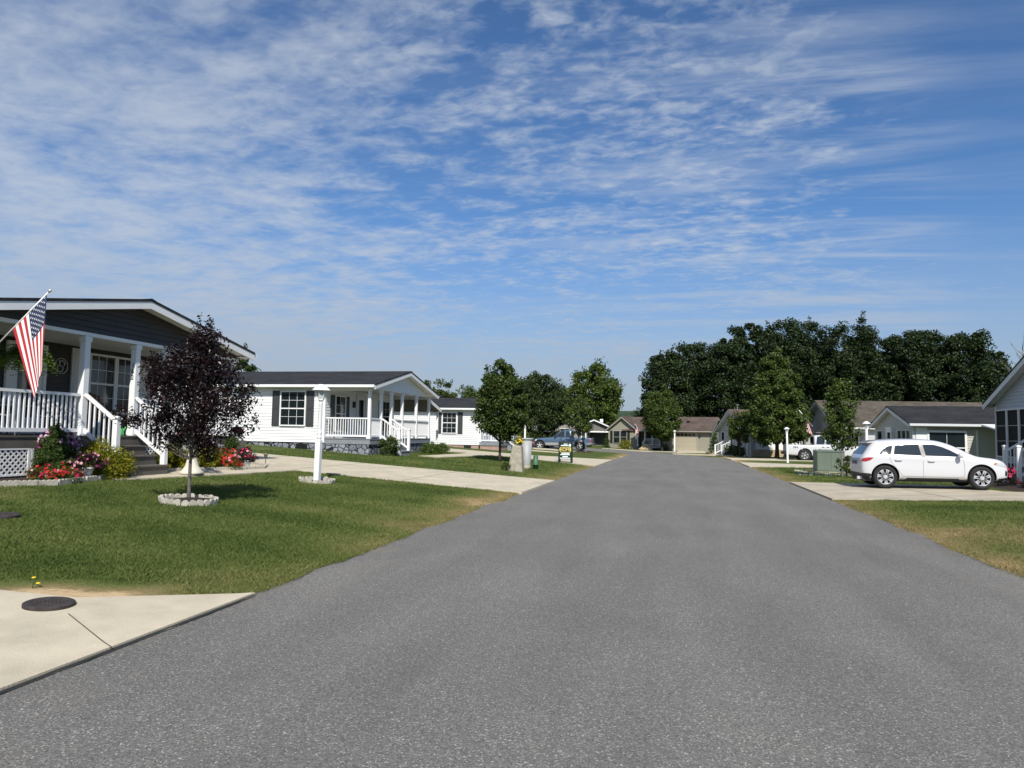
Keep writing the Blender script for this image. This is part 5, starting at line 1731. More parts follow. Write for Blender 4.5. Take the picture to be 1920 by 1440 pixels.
# far shrubs
shrub('shrub', 'yellow green rounded shrub under the left window of the taupe house', -5.9, 87.6, 1.05, 1.05, MOUND, LEAF_GOLD, .13, 22, 2400)
shrub('shrub', 'small conical evergreen by the taupe house porch', -3.35, 87.4, 1.5, .4, CONE, LEAF_SPRUCE, .10, 23, 1500)
shrub('shrub', 'round dark shrub at the right end of the taupe porch railing', -1.2, 87.0, .8, .6, MOUND, LEAF_SPRUCE, .10, 24, 1300)
shrub('shrub', 'low shrub by the taupe porch steps beside the boulder', -3.9, 86.6, .65, .5, MOUND, LEAF_OLIVE, .10, 25, 1200)
shrub('shrub', 'dark conical evergreen left of the taupe house', -8.2, 88.5, 1.6, .6, CONE, LEAF_SPRUCE, .13, 26, 1500)
shrub('cypress_shrub', 'tall pointed evergreen left of the mauve house steps', 4.0, 77.5, 2.45, .75, CONE, LEAF_SPRUCE, .12, 27, 3000)
shrub('ball_shrub', 'clipped round evergreen right of the mauve house steps', 4.75, 69.4, 1.05, .52, ROUND, LEAF_SPRUCE, .10, 28, 1700)
shrub('ball_shrub', 'second clipped round evergreen, between the first and the cone by the mauve house', 5.15, 68.2, 1.05, .52, ROUND, LEAF_SPRUCE, .10, 29, 1700)
shrub('cypress_shrub', 'broad conical evergreen at the corner of the mauve house', 5.6, 67.0, 1.45, .62, CONE, LEAF_SPRUCE, .11, 30, 2200)
shrub('shrub', 'round golden green shrub by the white stair rail of the smaller white house', -10.0, 47.5, 1.45, .75, ROUND, LEAF_OLIVE, .10, 31, 2600)
# boulder
m = MB()
rng = np.random.default_rng(3)
bmx = bmesh.new(); bmesh.ops.create_icosphere(bmx, subdivisions=3, radius=1)
for v in bmx.verts:
    k = 1 + .22 * math.sin(v.co.x * 3 + 1) * math.cos(v.co.y * 2.3) + .1 * math.sin(v.co.z * 7)
    v.co = Vector((v.co.x * .95 * k, v.co.y * .6 * k, max(-.1, v.co.z) * .62 * k))
me = bpy.data.meshes.new('boulder'); bmx.to_mesh(me); bmx.free()
me.materials.append(M('boulder_stone', (.42, .34, .20), .9, var=(2, .3), bump=(5, 1.)))
o = bpy.data.objects.new('boulder', me); COL.objects.link(o); o.location = (-3.4, 85.3, -.1)
tag(o, 'tan rounded boulder in front of the taupe house porch', 'boulder')
# plant pots and clutter behind the grey can, on the neighbour's strip
shrub('flower_bed', 'dense red and white flowers in front of the broad dark tree', -12.0, 58.5, .8, .7, MOUND, LEAF_WINE, .12, 32, 900, cat='flowers', blossoms=[(WHT, 70, .16, .1), (CRIM, 40, .16, .1)], trunk=False)
# red flowers by the screened porch steps
shrub('red_flowers', 'dark red flowers by the steps of the blue grey house', 10.55, 26.55, .75, .36, MOUND, LEAF_WINE, .08, 33, 900, cat='flowers', blossoms=[(CRIM, 90, .09, .2)], trunk=False)
shrub('red_flowers', 'low dark flowers right of the blue grey house steps', 10.9, 25.6, .4, .4, MOUND, LEAF_WINE, .08, 34, 700, cat='flowers', blossoms=[(CRIM, 30, .08, .2)], trunk=False)
blob_patch('mulch_bed', densify([(10.0, 24.6), (12.1, 24.6), (12.1, 31.4), (10.6, 31.0), (10.1, 28)], .5), .06, MULCH)

# --- flags
FLAG_R = M('flag_red', (.42, .022, .035), .8); FLAG_W = M('flag_white', (.78, .77, .74), .8); FLAG_B = M('flag_blue', (.022, .032, .085), .8)
def flag(label, p_low, p_tip, hoist, fly, dirv, wind=(0, 0, 0), stars=True, seed=1, furl=.06, pole_r=.014):
    """pole from p_low to p_tip; hoist edge along its upper part, cloth hanging down. Object coordinates relative to p_low"""
    p_low = Vector(p_low); p_tip = Vector(p_tip) - p_low
    root = thing('flag', label, 'flag', p_low)
    d = p_tip.normalized()
    m = MB(); m.tube([(0, 0, 0), tuple(p_tip + d * .03)], pole_r, 8); m.lathe([(.0, 0), (.03, .0), (.035, .03), (.02, .06), (0, .065)], 10)
    pole = m.build('pole', WHITE, root)
    k_ = MB(); k_.tube([tuple(p_tip + d * .02), tuple(p_tip + d * .05), tuple(p_tip + d * .09)], [.02, .032, .012], 8); k_.build('finial', M('finial_metal', (.6, .6, .58), .3, metal=.6), pole)
    A0 = p_tip - d * .02
    A1 = A0 - d * hoist
    nu, nv = 39, 40
    dv = Vector(dirv)
    side = d.cross(Vector((0, 0, 1))).normalized()
    def P(s, t):
        """s 0 at the tip .. 1 low on the pole ; t 0 at the hoist .. 1 fly end"""
        h_ = A0.lerp(A1, s)
        # the hoist is slanted, the fly gathers: cloth near the tip hangs steeper
        fall = Vector((0, 0, -1))
        g = (1 - s)
        q = h_ + fall * fly * t * (.985 - .02 * g) + dv * (t * (s - .02)) * fly
        amp = furl * (t ** .8)
        ph = s * 13 + t * 2.0 + seed
        q = q + side * (math.sin(ph) * amp * 1.0) + Vector(wind) * t * t + d * (math.cos(ph * .7) * amp * .25)
        return q
    V = []; F = []; MI = []
    for j in range(nv + 1):
        for i in range(nu + 1):
            V.append(tuple(P(i / nu, j / nv)))
    for j in range(nv):
        for i in range(nu):
            a = j * (nu + 1) + i
            F.append((a, a + 1, a + nu + 2, a + nu + 1))
            st = int(i / nu * 13)
            cant = st < 7 and j / nv < .4
            MI.append(2 if cant else (0 if st % 2 == 0 else 1))
    m = MB(); m.add(V, F, 0, True); m.mi = MI
    cl = m.build('cloth', [FLAG_R, FLAG_W, FLAG_B], root)
    if stars:
        m = MB()
        for r_ in range(9):
            nst = 6 if r_ % 2 == 0 else 5
            for c_ in range(nst):
                s0 = (r_ + 1) / 10 * (7 / 13.); t0 = ((2 * c_ + 1 if nst == 6 else 2 * c_ + 2) / 12) * .4
                e = 1e-3
                c0 = P(s0, t0); du = (P(s0 + e, t0) - c0) / e; dt = (P(s0, t0 + e) - c0) / e
                nrm = du.cross(dt).normalized()
                us = (du.normalized(), dt.normalized())
                R0 = .019 * hoist / .86
                for sg_ in (-1, 1):
                    pts = []
                    for k in range(10):
                        rr_ = R0 if k % 2 == 0 else R0 * .42
                        a = 2 * PI * k / 10
                        pts.append(c0 - us[1] * math.cos(a) * rr_ + us[0] * math.sin(a) * rr_ + nrm * sg_ * .006)
                    m.add([tuple(p) for p in pts] + [tuple(c0 + nrm * sg_ * .006)], [(k, (k + 1) % 10, 10) for k in range(10)])
        m.build('stars', FLAG_W, cl)
    return root
flag('large striped flag with stars hanging from a slanted pole on the dark house porch', (-12.5, 10.9, 2.98), (-11.32, 10.9, 4.03), .97, 1.42, (.42, .0, .05), furl=.013)
flag('faded striped flag hanging beside the left window of the taupe house', (-4.25, 88.55, 2.35), (-4.75, 87.7, 2.95), .8, 1.2, (.1, -.1, .05), stars=False, seed=3, pole_r=.03)
flag('striped flag on a slanted pole before the grey gable behind the white pickup', (10.55, 60.6, 2.55), (9.55, 60.2, 3.75), .95, 1.35, (.35, .05, .08), stars=False, seed=5, pole_r=.03)

# --- porch contents of the dark house
# hanging fern
FERN_M = leafmat('leaf_hanging_fern', [(0, (.05, .11, .015)), (.6, (.12, .21, .03)), (1, (.28, .32, .05))], .4)
def fern(label, x, y, z, r, seed, top):
    root = thing('hanging_fern', label, 'hanging plant', (x, y, z))
    rng = np.random.default_rng(seed)
    Vs = []; Fs = []; o = 0
    for k in range(190):
        a = rng.random() * 2 * PI; L = r * rng.uniform(.7, 1.25); up_ = rng.uniform(.0, .55)
        prev = None
        n = 14
        for i in range(n):
            t = (i + 1) / n
            p = np.array([math.cos(a) * L * t, math.sin(a) * L * t, .04 + up_ * L * math.sin(t * 2.2) - .75 * L * t * t * rng.uniform(.9, 1.1)])
            d = np.array([math.cos(a), math.sin(a), .2 - t]); d /= np.linalg.norm(d)
            sd = np.array([-math.sin(a), math.cos(a), 0])
            w = .085 * (1 - .7 * t) + .015
            for s_ in (-1, 1):
                Vs += [p, p + sd * s_ * w * .6 + d * .026, p + sd * s_ * w - np.array([0, 0, .012]), p + sd * s_ * w * .6 - d * .006]
                Fs.append([o, o + 1, o + 2, o + 3]); o += 4
    npmesh('fronds', np.array(Vs), np.array(Fs), FERN_M, root)
    m = MB(); m.lathe([(.10, -.16), (.14, -.02), (.15, .02), (.13, .02), (.0, .0)], 14); m.build('pot', M('pot_brown', (.05, .035, .025), .6), root)
    m = MB()
    for k in range(3):
        a = k * 2.094; m.tube([(.14 * math.cos(a), .14 * math.sin(a), .0), (0, 0, top - z)], .004, 4)
    m.build('hanger', BLACKM, root)
fern('large green hanging fern behind the flag on the dark porch', -12.8, 11.95, 3.0, .50, 4, 3.55)
fern('paler hanging fern at the left picture edge of the porch', -13.2, 11.3, 3.05, .36, 5, 3.55)
# patio chairs with woven seats, a rocking chair in wood, a small table
FABRIC = M('woven_dark', (.018, .02, .024), .7, bump=(160, .6)); CHAIRW = M('chair_white_pipe', (.62, .62, .6), .4)
WOODR = M('cedar_red', (.165, .062, .028), .6, var=(8, .3))
def patio_chair(label, x, y, rz):
    root = thing('patio_chair', label, 'chair', (x, y, 1.37), rz, 'dark woven chairs on the porch')
    m = MB(); m.add([(.22, -.24, .43), (.22, .24, .43), (-.24, .24, .38), (-.24, -.24, .38), (.22, -.24, .45), (.22, .24, .45), (-.24, .24, .40), (-.24, -.24, .40)],
                    [(0, 3, 2, 1), (4, 5, 6, 7), (0, 1, 5, 4), (1, 2, 6, 5), (2, 3, 7, 6), (3, 0, 4, 7)]); m.build('seat', FABRIC, root)
    m = MB()
    pts = [(-.24 - .17 * t, (t, s)) for t in (0, 1) for s in (0,)]
    v = []
    for k in range(7):
        t = k / 6; w = .26 * (1 - .25 * t ** 3)
        v += [(-.25 - .2 * t, -w, .40 + .58 * t), (-.25 - .2 * t, w, .40 + .58 * t), (-.27 - .2 * t, w, .40 + .58 * t), (-.27 - .2 * t, -w, .40 + .58 * t)]
    f = []
    for k in range(6):
        a = k * 4
        for i in range(4): f.append((a + i, a + (i + 1) % 4, a + 4 + (i + 1) % 4, a + 4 + i))
    f += [(3, 2, 1, 0), (24, 25, 26, 27)]
    m.add(v, f); m.build('backrest', FABRIC, root)
    for s in (-1, 1):
        m = MB(); m.tube([(.26, s * .28, 0), (.24, s * .28, .62), (-.32, s * .28, .62)], .013, 6); m.tube([(-.34, s * .27, 0), (-.26, s * .27, .42), (-.46, s * .25, .96)], .013, 6)
        m.build('side_frame', CHAIRW, root)
    m = MB(); m.tube([(.24, -.27, .43), (.26, 0, .40), (.24, .27, .43)], .016, 6); m.build('front_rail', CHAIRW, root)
patio_chair('dark woven patio chair right behind the porch railing under the fern', -13.45, 13.0, R(-15))
patio_chair('dark woven patio chair nearer the left picture edge behind the railing', -13.5, 11.9, R(10))
t_ = thing('porch_table', 'small round dark table between the woven porch chairs', 'table', (-13.9, 12.35, 1.37))
m = MB(); m.lathe([(.26, .47), (.27, .48), (.27, .495), (0, .5)], 20); m.build('tabletop', BLACKM, t_)
for k in range(3):
    a = k * 2.094 + .4; m = MB(); m.tube([(.2 * math.cos(a), .2 * math.sin(a), 0), (.12 * math.cos(a), .12 * math.sin(a), .47)], .012, 6); m.build('leg', BLACKM, t_)
b_ = thing('cushion', 'navy and grey cushion lying on the small porch table', 'cushion', (-13.9, 12.35, 1.87))
m = MB()
for k, (w, mi) in enumerate(((.30, 0), (.24, 1))):
    m.lathe([(.0, k * .12), (w * .8, .01 + k * .12), (w, .07 + k * .12), (w * .8, .13 + k * .12), (.0, .15 + k * .12)], 14, mi=mi)
m.build('pad', [M('navy_cloth', (.02, .025, .06), .8), M('grey_cloth', (.18, .2, .25), .8)], b_)
r_ = thing('rocking_chair', 'reddish wooden slat back chair on the porch behind the stair rail', 'chair', (-13.9, 14.9, 1.37), R(-20))
m = MB()
for k in range(7):
    a = -.27 + k * .09; hh = .98 - abs(k - 3) * .05
    m.bar((-.16, a * .8, .38), (-.42, a * 1.15, .38 + hh * .72), .075, .02, up=(1, 0, 0))
m.build('backrest', WOODR, r_)
m = MB()
for k in range(6): m.box(-.2 + k * .09, -.28, .37 + k * .008, -.115 + k * .09, .28, .39 + k * .008)
m.build('seat', WOODR, r_)
for s in (-1, 1):
    m = MB(); m.box(-.35, s * .34 - .06, .60, .38, s * .34 + .06, .625); m.build('arm', WOODR, r_)
    m = MB(); m.box(.30, s * .32 - .03, .03, .37, s * .32 + .03, .60); m.build('leg', WOODR, r_)
    m = MB(); m.bar((-.4, s * .32, .04), (.1, s * .32, .40), .05, .09); m.build('leg', WOODR, r_)
# green watering can on the top step
w_ = thing('watering_can', 'bright green watering can on the porch floor at the top of the steps', 'watering can', (-12.72, 14.42, 1.37))
GC = M('can_green', (.05, .42, .08), .35)
m = MB(); m.lathe([(.10, 0), (.105, .02), (.09, .19), (.07, .2), (.0, .2)], 18); m.build('body', GC, w_)
m = MB(); m.tube([(0, -.09, .04), (0, -.07, .2), (0, .02, .27), (0, .08, .2)], .012, 8); m.build('handle', GC, w_)
m = MB(); m.tube([(.0, .09, .06), (0, .17, .17), (0, .2, .2)], [.02, .014, .022], 8); m.build('spout', GC, w_)
# ================================================================== VEHICLES
TYRE = M('tyre_rubber', (.018, .018, .019), .85, bump=(60, .3))
ALLOY = M('alloy', (.62, .63, .65), .3, metal=.45)
CARBLACK = M('car_black_plastic', (.018, .018, .019), .55)
CARGLASS = M('car_glass', (.018, .022, .025), .03, spec=.8)
LAMP_R = M('tail_lamp_red', (.38, .012, .012), .12, spec=.7, coat=.6)
LAMP_C = M('head_lamp_clear', (.45, .47, .49), .08, spec=.8)
CHROME = M('chrome', (.68, .68, .69), .15, metal=1.0)
CAR_W = M('car_white', (.58, .58, .59), .25, spec=.5, coat=.8)
CAR_B = M('car_blue', (.085, .145, .225), .3, spec=.5, coat=.8, metal=.3)
CAR_S = M('car_silver', (.42, .45, .48), .3, metal=.5, coat=.6)
PLATE = M('plate', (.06, .08, .13), .4)

def loft(stations, sections):
    """closed car body; sections = per station list of (y, z) from bottom centre to top centre (left half)"""
    mb = MB()
    K = len(sections[0])
    ids = []
    V = []
    for x, sec in zip(stations, sections):
        left = []; right = []
        for i, (y, z) in enumerate(sec):
            if y < 1e-6:
                V.append((x, 0, z)); left.append(len(V) - 1); right.append(len(V) - 1)
            else:
                V.append((x, y, z)); left.append(len(V) - 1)
                V.append((x, -y, z)); right.append(len(V) - 1)
        ids.append((left, right))
    F = []
    for a, b in zip(ids, ids[1:]):
        for side in (0, 1):
            for i in range(K - 1):
                F.append((a[side][i], a[side][i + 1], b[side][i + 1], b[side][i]))
    for e in (ids[0], ids[-1]):
        l, r = e
        for i in range(K - 1):
            q = [l[i], l[i + 1], r[i + 1], r[i]]
            q2 = []
            for k in q:
                if k not in q2: q2.append(k)
            F.append(tuple(q2))
    mb.add(V, F, 0, True)
    return mb

def cut(o, cutters):
    for c in cutters:
        c.parent = o.parent; md = o.modifiers.new('cut', 'BOOLEAN'); md.operation = 'DIFFERENCE'; md.object = c; md.solver = 'EXACT'
    bake(o)
    for c in cutters: bpy.data.objects.remove(c)

def cyl_cutter(x, z, r, y0, y1):
    m = MB()
    n = 47
    v = []
    for y in (y0 - .003, y1 + .0017):
        for k in range(n):
            a = 2 * PI * k / n + .0371
            v.append((x + r * math.cos(a), y, z + r * math.sin(a)))
    f = [(k, (k + 1) % n, n + (k + 1) % n, n + k) for k in range(n)] + [tuple(range(n - 1, -1, -1)), tuple(range(n, 2 * n))]
    m.add(v, f)
    return m

def bvh_of(o):
    me = o.data
    return BVHTree.FromPolygons([v.co.copy() for v in me.vertices], [tuple(p.vertices) for p in me.polygons])

def decal(bv, poly, view, mat, parent, name, off=.006, cuts=3, thick=0.0):
    """panel that follows the body: poly drawn in the side (x, z), rear/front (y, z) elevation and pressed on the surface"""
    bm = bmesh.new()
    vs = [bm.verts.new((p[0], 0, p[1])) for p in poly]
    bm.faces.new(vs)
    bmesh.ops.triangulate(bm, faces=bm.faces[:])
    for _ in range(cuts):
        bmesh.ops.subdivide_edges(bm, edges=bm.edges[:], cuts=1, use_grid_fill=True)
    for v in bm.verts:
        a, b = v.co.x, v.co.z
        if view == 'y-': o, d = Vector((a, -3, b)), Vector((0, 1, 0))
        elif view == 'y+': o, d = Vector((a, 3, b)), Vector((0, -1, 0))
        elif view == 'x-': o, d = Vector((-3, a, b)), Vector((1, 0, 0))
        else: o, d = Vector((9, a, b)), Vector((-1, 0, 0))
        hit = bv.ray_cast(o, d)
        if hit[0] is None:
            hit = bv.find_nearest(o + d * (3 - .8 if view[0] == 'y' else 3))
            v.co = hit[0]
        else:
            nrm = hit[1]
            if nrm.dot(d) > 0: nrm = -nrm
            v.co = hit[0] + nrm * off * .5 - d * off * .5
    bmesh.ops.recalc_face_normals(bm, faces=bm.faces[:])
    me = bpy.data.meshes.new(name)
    for f in bm.faces: f.smooth = True
    bm.to_mesh(me); bm.free()
    me.materials.append(mat)
    ob = bpy.data.objects.new(name, me); COL.objects.link(ob); ob.parent = parent
    return ob

def strip_poly(pts, w):
    """thin band along a polyline in elevation"""
    P = [np.array(p, float) for p in pts]
    L = []; Rr = []
    for i, p in enumerate(P):
        d = P[min(i + 1, len(P) - 1)] - P[max(i - 1, 0)]; d /= np.linalg.norm(d)
        n = np.array([-d[1], d[0]]) * w / 2
        L.append(tuple(p + n)); Rr.append(tuple(p - n))
    return L + Rr[::-1]

def seam(bv, pts, w, view, mat, parent, name='seam', off=.003):
    for a, b in zip(pts, pts[1:]):
        decal(bv, strip_poly([a, b], w), view, mat, parent, name, off, 2)

def wheel(root, x, y, z, r, w, spokes, side, mat=ALLOY, rim=.68, twin=True):
    """wheel standing in the x-z plane; side = -1 faces -y"""
    m = MB()
    prof = [(r * rim, -w / 2), (r * .93, -w / 2), (r * .985, -w * .38), (r, -w * .25), (r, w * .25), (r * .985, w * .38), (r * .93, w / 2), (r * rim, w / 2)]
    n = 40
    V = []; F = []
    for k in range(n):
        a = 2 * PI * k / n
        for (rr, yy) in prof: V.append((x + rr * math.cos(a), y + yy, z + rr * math.sin(a)))
    p = len(prof)
    for k in range(n):
        for i in range(p):
            F.append((k * p + i, k * p + (i + 1) % p, ((k + 1) % n) * p + (i + 1) % p, ((k + 1) % n) * p + i))
    m.add(V, F, 0, True)
    t = m.build('wheel', TYRE, root)
    q = MB()
    yo = y + side * w * .42
    # rim barrel + lip
    V = []; F = []
    pr = [(r * rim, side * w * .46), (r * rim * .965, side * w * .47), (r * rim * .93, side * w * .36), (r * rim * .9, -side * w * .3), (0.0, -side * w * .3)]
    for k in range(n):
        a = 2 * PI * k / n
        for (rr, yy) in pr: V.append((x + rr * math.cos(a), y + yy, z + rr * math.sin(a)))
    p = len(pr)
    for k in range(n):
        for i in range(p - 1):
            F.append((k * p + i, k * p + i + 1, ((k + 1) % n) * p + i + 1, ((k + 1) % n) * p + i)); 
    q.add(V, F, 0, True)
    q.mi = [0 if (i % (p - 1)) < 2 else 1 for i in range(len(F))]
    for k in range(spokes):
        a = 2 * PI * k / spokes + .3
        for da in ((-.085, .085) if twin else (0,)):
            p0 = (x + .06 * math.cos(a), yo, z + .06 * math.sin(a))
            p1 = (x + r * rim * .95 * math.cos(a + da * 1.3), yo + side * .0, z + r * rim * .95 * math.sin(a + da * 1.3))
            q.bar(p0, p1, r * .14 if twin else r * .2, .03, 0, up=(0, side, 0))
    V = []
    for k in range(16):
        a = 2 * PI * k / 16; V.append((x + .062 * math.cos(a), yo + side * .02, z + .062 * math.sin(a)))
    for k in range(16):
        a = 2 * PI * k / 16; V.append((x + .07 * math.cos(a), yo - side * .03, z + .07 * math.sin(a)))
    q.add(V, [tuple(range(16))] + [(k, (k + 1) % 16, 16 + (k + 1) % 16, 16 + k) for k in range(16)], 0)
    q.build('rim', [mat, CARBLACK], t)
    return t

def interp_table(tab, xs):
    t = np.array(tab, float)
    return [np.interp(xs, t[:, 0], t[:, i]) for i in range(1, t.shape[1])]

# ------------------------------------------------------------------ white suv
def suv(loc, rotz, tilt):
    root = thing('suv', 'white suv with grey tinted windows parked on the driveway by the blue grey house', 'car', loc, rotz)
    root.rotation_euler = (0, -tilt, rotz)
    XS = lambda x: .86 - (.86 - x) * .80 if x < .86 else (3.53 + (x - 3.53) * 1.07 if x > 3.53 else x)
    ZS = lambda z: z if z < .3 else .3 + (z - .3) * .925
    def decal(bv, poly, view, *a, **k):
        q = [(XS(p[0]) if view[0] == 'y' else p[0], ZS(p[1])) for p in poly]
        return globals()['decal'](bv, q, view, *a, **k)
    def seam(bv, pts, w, view, mat, parent, name='seam', off=.003):
        for a, b in zip(pts, pts[1:]): decal(bv, strip_poly([a, b], w), view, mat, parent, name, off, 2)
    # x, z bottom, z belt, z roof, half width at the belt, roof half width, half width low
    tab = [(0.00, .46, .66, .70, .58, .50, .56), (0.035, .40, .90, .93, .74, .60, .74), (0.10, .33, .99, 1.03, .80, .62, .81), (0.22, .27, 1.03, 1.17, .835, .63, .855),
           (0.40, .25, 1.05, 1.40, .855, .62, .875), (0.56, .24, 1.045, 1.535, .865, .615, .885), (0.75, .24, 1.035, 1.57, .872, .625, .890), (1.15, .24, 1.02, 1.605, .878, .645, .893),
           (1.60, .24, 1.00, 1.618, .880, .655, .893), (2.05, .24, .985, 1.612, .880, .655, .893), (2.40, .24, .975, 1.575, .880, .645, .893), (2.65, .24, .97, 1.50, .880, .635, .893),
           (2.90, .24, .968, 1.385, .878, .63, .892), (3.12, .24, .967, 1.255, .872, .64, .890), (3.32, .24, .965, 1.125, .865, .68, .887), (3.46, .24, .955, 1.045, .858, .72, .885),
           (3.70, .24, .935, 1.01, .850, .72, .880), (3.95, .24, .91, .975, .830, .70, .865), (4.12, .26, .855, .905, .79, .66, .83), (4.22, .30, .765, .81, .72, .58, .76), (4.29, .38, .60, .64, .56, .46, .58)]
    tab = [(XS(t[0]), t[1], ZS(t[2]), ZS(t[3]), t[4], t[5] + (.045 if t[3] - t[2] > .3 else .02), t[6]) for t in tab]
    xs = [t[0] for t in tab]
    secs = []
    for (x, zb, zw, zr, wy, ry, wl) in tab:
        mid = zb + (zw - zb) * .5
        g = zr - zw
        secs.append([(0, zb), (wl * .8, zb), (wl * .97, zb + .05), (wl, zb + (zw - zb) * .28), (wl, mid), (wl * .985, zb + (zw - zb) * .78), (wy, zw - .02), (wy * .97 if g > .15 else wy * .93, zw + min(.03, g * .3)),
                     (ry + (wy * .97 - ry) * .42, zw + g * .55), (ry, zw + g * .88), (ry * .84, zw + g * .975), (ry * .4, zr), (0, zr + .004)])
    body = loft(xs, secs).build('body', CAR_W, root)
    sb = body.modifiers.new('s', 'SUBSURF'); sb.levels = 2; sb.render_levels = 2
    bake(body)
    wx = (.86, 3.53); wr = .345
    cs = []
    for x in wx:
        for s in (-1, 1):
            cs.append(cyl_cutter(x, wr + .015, wr + .055, *sorted((s * .62, s * 1.2))).build('cut', CARBLACK))
    cut(body, cs)
    for p in body.data.polygons: p.use_smooth = True
    body.data.materials.clear(); body.data.materials.append(CAR_W); body.data.materials.append(CARBLACK)
    for p in body.data.polygons:
        c = p.center
        for x in wx:
            rr = math.hypot(c.x - x, c.z - wr - .015)
            if rr < wr + .05 + .012 and abs(c.y) < .895 and abs(p.normal.y) < .5 and rr > wr - .05 or (rr < wr + .05 and abs(c.y) < .66):
                p.material_index = 1
    try:
        body.data.set_sharp_from_angle(angle=R(42))
    except Exception:
        pass
    bv = bvh_of(body)
    # side glass (x, z)
    q = [(.66, 1.11), (1.03, 1.095), (1.11, 1.385), (.97, 1.355), (.80, 1.24)]
    rear = [(1.125, 1.10), (1.895, 1.07), (1.84, 1.425), (1.28, 1.41), (1.19, 1.39)]
    front = [(2.015, 1.065), (2.86, 1.04), (3.0, 1.05), (2.72, 1.235), (2.50, 1.345), (2.28, 1.415), (1.96, 1.425)]
    GREY = M('car_pillar', (.075, .072, .072), .35)
    for s in ('y-', 'y+'):
        decal(bv, [(1.9, 1.035), (2.02, 1.03), (1.96, 1.43), (1.845, 1.432)], s, GREY, root, 'door_pillar', .018)
        decal(bv, [(1.03, 1.07), (1.115, 1.067), (1.19, 1.395), (1.11, 1.375)], s, GREY, root, 'door_pillar', .018)
        for nm, pl in (('window', q), ('window', rear), ('window', front)):
            decal(bv, pl, s, CARGLASS, root, nm, .030 if pl is q else .016, 4)
        # door outlines
        SEAM = M('seam_dark', (.10, .10, .10), .6)
        d1 = [(1.93, 1.0), (1.93, .42), (1.93, .36)]
        d2 = [(1.02, 1.04), (1.00, .93), (1.06, .8), (1.26, .52), (1.36, .38)]
        d3 = [(3.02, .99), (3.06, .80), (3.06, .42), (3.0, .36)]
        for d in (d1, d2, d3): seam(bv, d, .008, s, SEAM, root, 'door_seam')
        seam(bv, [(1.36, .37), (3.0, .36)], .007, s, SEAM, root, 'door_seam')
        decal(bv, [(1.20, .24), (3.14, .24), (3.14, .315), (1.24, .325)], s, CARBLACK, root, 'sill', .012, 3)
        decal(bv, [(0.03, .30), (.46, .26), (.46, .40), (.30, .45), (.06, .46)], s, CARBLACK, root, 'bumper', .010, 3)
        decal(bv, [(3.94, .26), (4.24, .32), (4.22, .38), (3.96, .335)], s, CARBLACK, root, 'bumper', .010, 3)
        # crease along the flank
        seam(bv, [(.55, .93), (1.6, .905), (2.7, .87), (3.3, .86)], .012, s, M('crease', (.60, .60, .605), .3, coat=.6), root, 'flank_crease', .002)
        # lamps
        decal(bv, [(.045, .86), (.20, .845), (.36, .90), (.47, .975), (.30, .985), (.10, .955)], s, LAMP_R, root, 'tail_lamp', .010, 3)
        decal(bv, [(3.86, .80), (4.02, .735), (4.16, .70), (4.18, .755), (4.08, .83), (3.93, .862)], s, LAMP_C, root, 'head_lamp', .008, 3)
        decal(bv, [(3.84, .80), (3.90, .775), (3.93, .84), (3.88, .85)], s, M('amber', (.5, .16, .03), .2), root, 'marker_lamp', .011, 2)
        decal(bv, [(4.12, .44), (4.19, .42), (4.20, .56), (4.14, .60)], s, CARBLACK, root, 'fog_lamp', .008, 2)
        sg = -1 if s == 'y-' else 1
        for hx, hz in ((1.24, .90), (2.16, .875)):
            m = MB(); y0 = sg * .905
            hz = ZS(hz); m.tube([(hx - .10, sg * .885, hz), (hx - .07, y0 + sg * .015, hz + .004), (hx + .07, y0 + sg * .015, hz + .004), (hx + .10, sg * .885, hz)], [.012, .016, .016, .012], 8)
            m.build('door_handle', CAR_W, root)
        m = MB()
        m.tube([(2.98, sg * .84, .965), (2.95, sg * .93, .985)], .02, 6)
        m.lathe([(0, -.09), (.07, -.085), (.085, -.02), (.08, .05), (.04, .085), (0, .09)], 12)
        m.v[-72:] = [(2.93 + p[0] * .85, sg * 1.0 + p[1] * 1.05, 1.02 + p[2] * .8) for p in m.v[-72:]]
        m.build('mirror', CAR_W, root)
        for x in wx: wheel(root, x, sg * .775, wr, wr, .225, 7, sg)
        # roof rail
        m = MB(); m.tube([(.85, sg * .58, 1.46), (.95, sg * .59, 1.525), (1.7, sg * .60, 1.545), (2.3, sg * .59, 1.52), (2.42, sg * .58, 1.46)], .013, 6)
    decal(bv, [(-.56, 1.09), (.56, 1.09), (.50, 1.40), (-.50, 1.40)], 'x-', CARGLASS, root, 'rear_window', .008, 4)
    decal(bv, [(-.62, 1.09), (.62, 1.09), (.53, 1.43), (-.53, 1.43)], 'x+', CARGLASS, root, 'windscreen', .008, 4)
    decal(bv, [(-.28, .74), (.28, .74), (.28, .86), (-.28, .86)], 'x-', PLATE, root, 'number_plate', .012, 2)
    decal(bv, [(-.7, .30), (.7, .30), (.7, .46), (-.7, .46)], 'x-', CARBLACK, root, 'bumper', .010, 3)
    decal(bv, [(-.42, .48), (.42, .48), (.48, .72), (-.48, .72)], 'x+', CARBLACK, root, 'grille', .008, 3)
    m = MB()
    m.add([(.44, -.56, 1.395), (.74, -.60, 1.468), (.74, .60, 1.468), (.44, .56, 1.395), (.44, -.56, 1.365), (.74, -.60, 1.40), (.74, .60, 1.40), (.44, .56, 1.365)],
          [(0, 1, 2, 3), (4, 7, 6, 5), (0, 4, 5, 1), (1, 5, 6, 2), (2, 6, 7, 3), (3, 7, 4, 0)])
    m.build('spoiler', CAR_W, root, bevel=.01)
    u = MB(); u.box(.25, -.7, .2, 4.0, .7, .42); u.box(.25, -.18, .30, .4, .18, .36); u.build('underbody', CARBLACK, root)
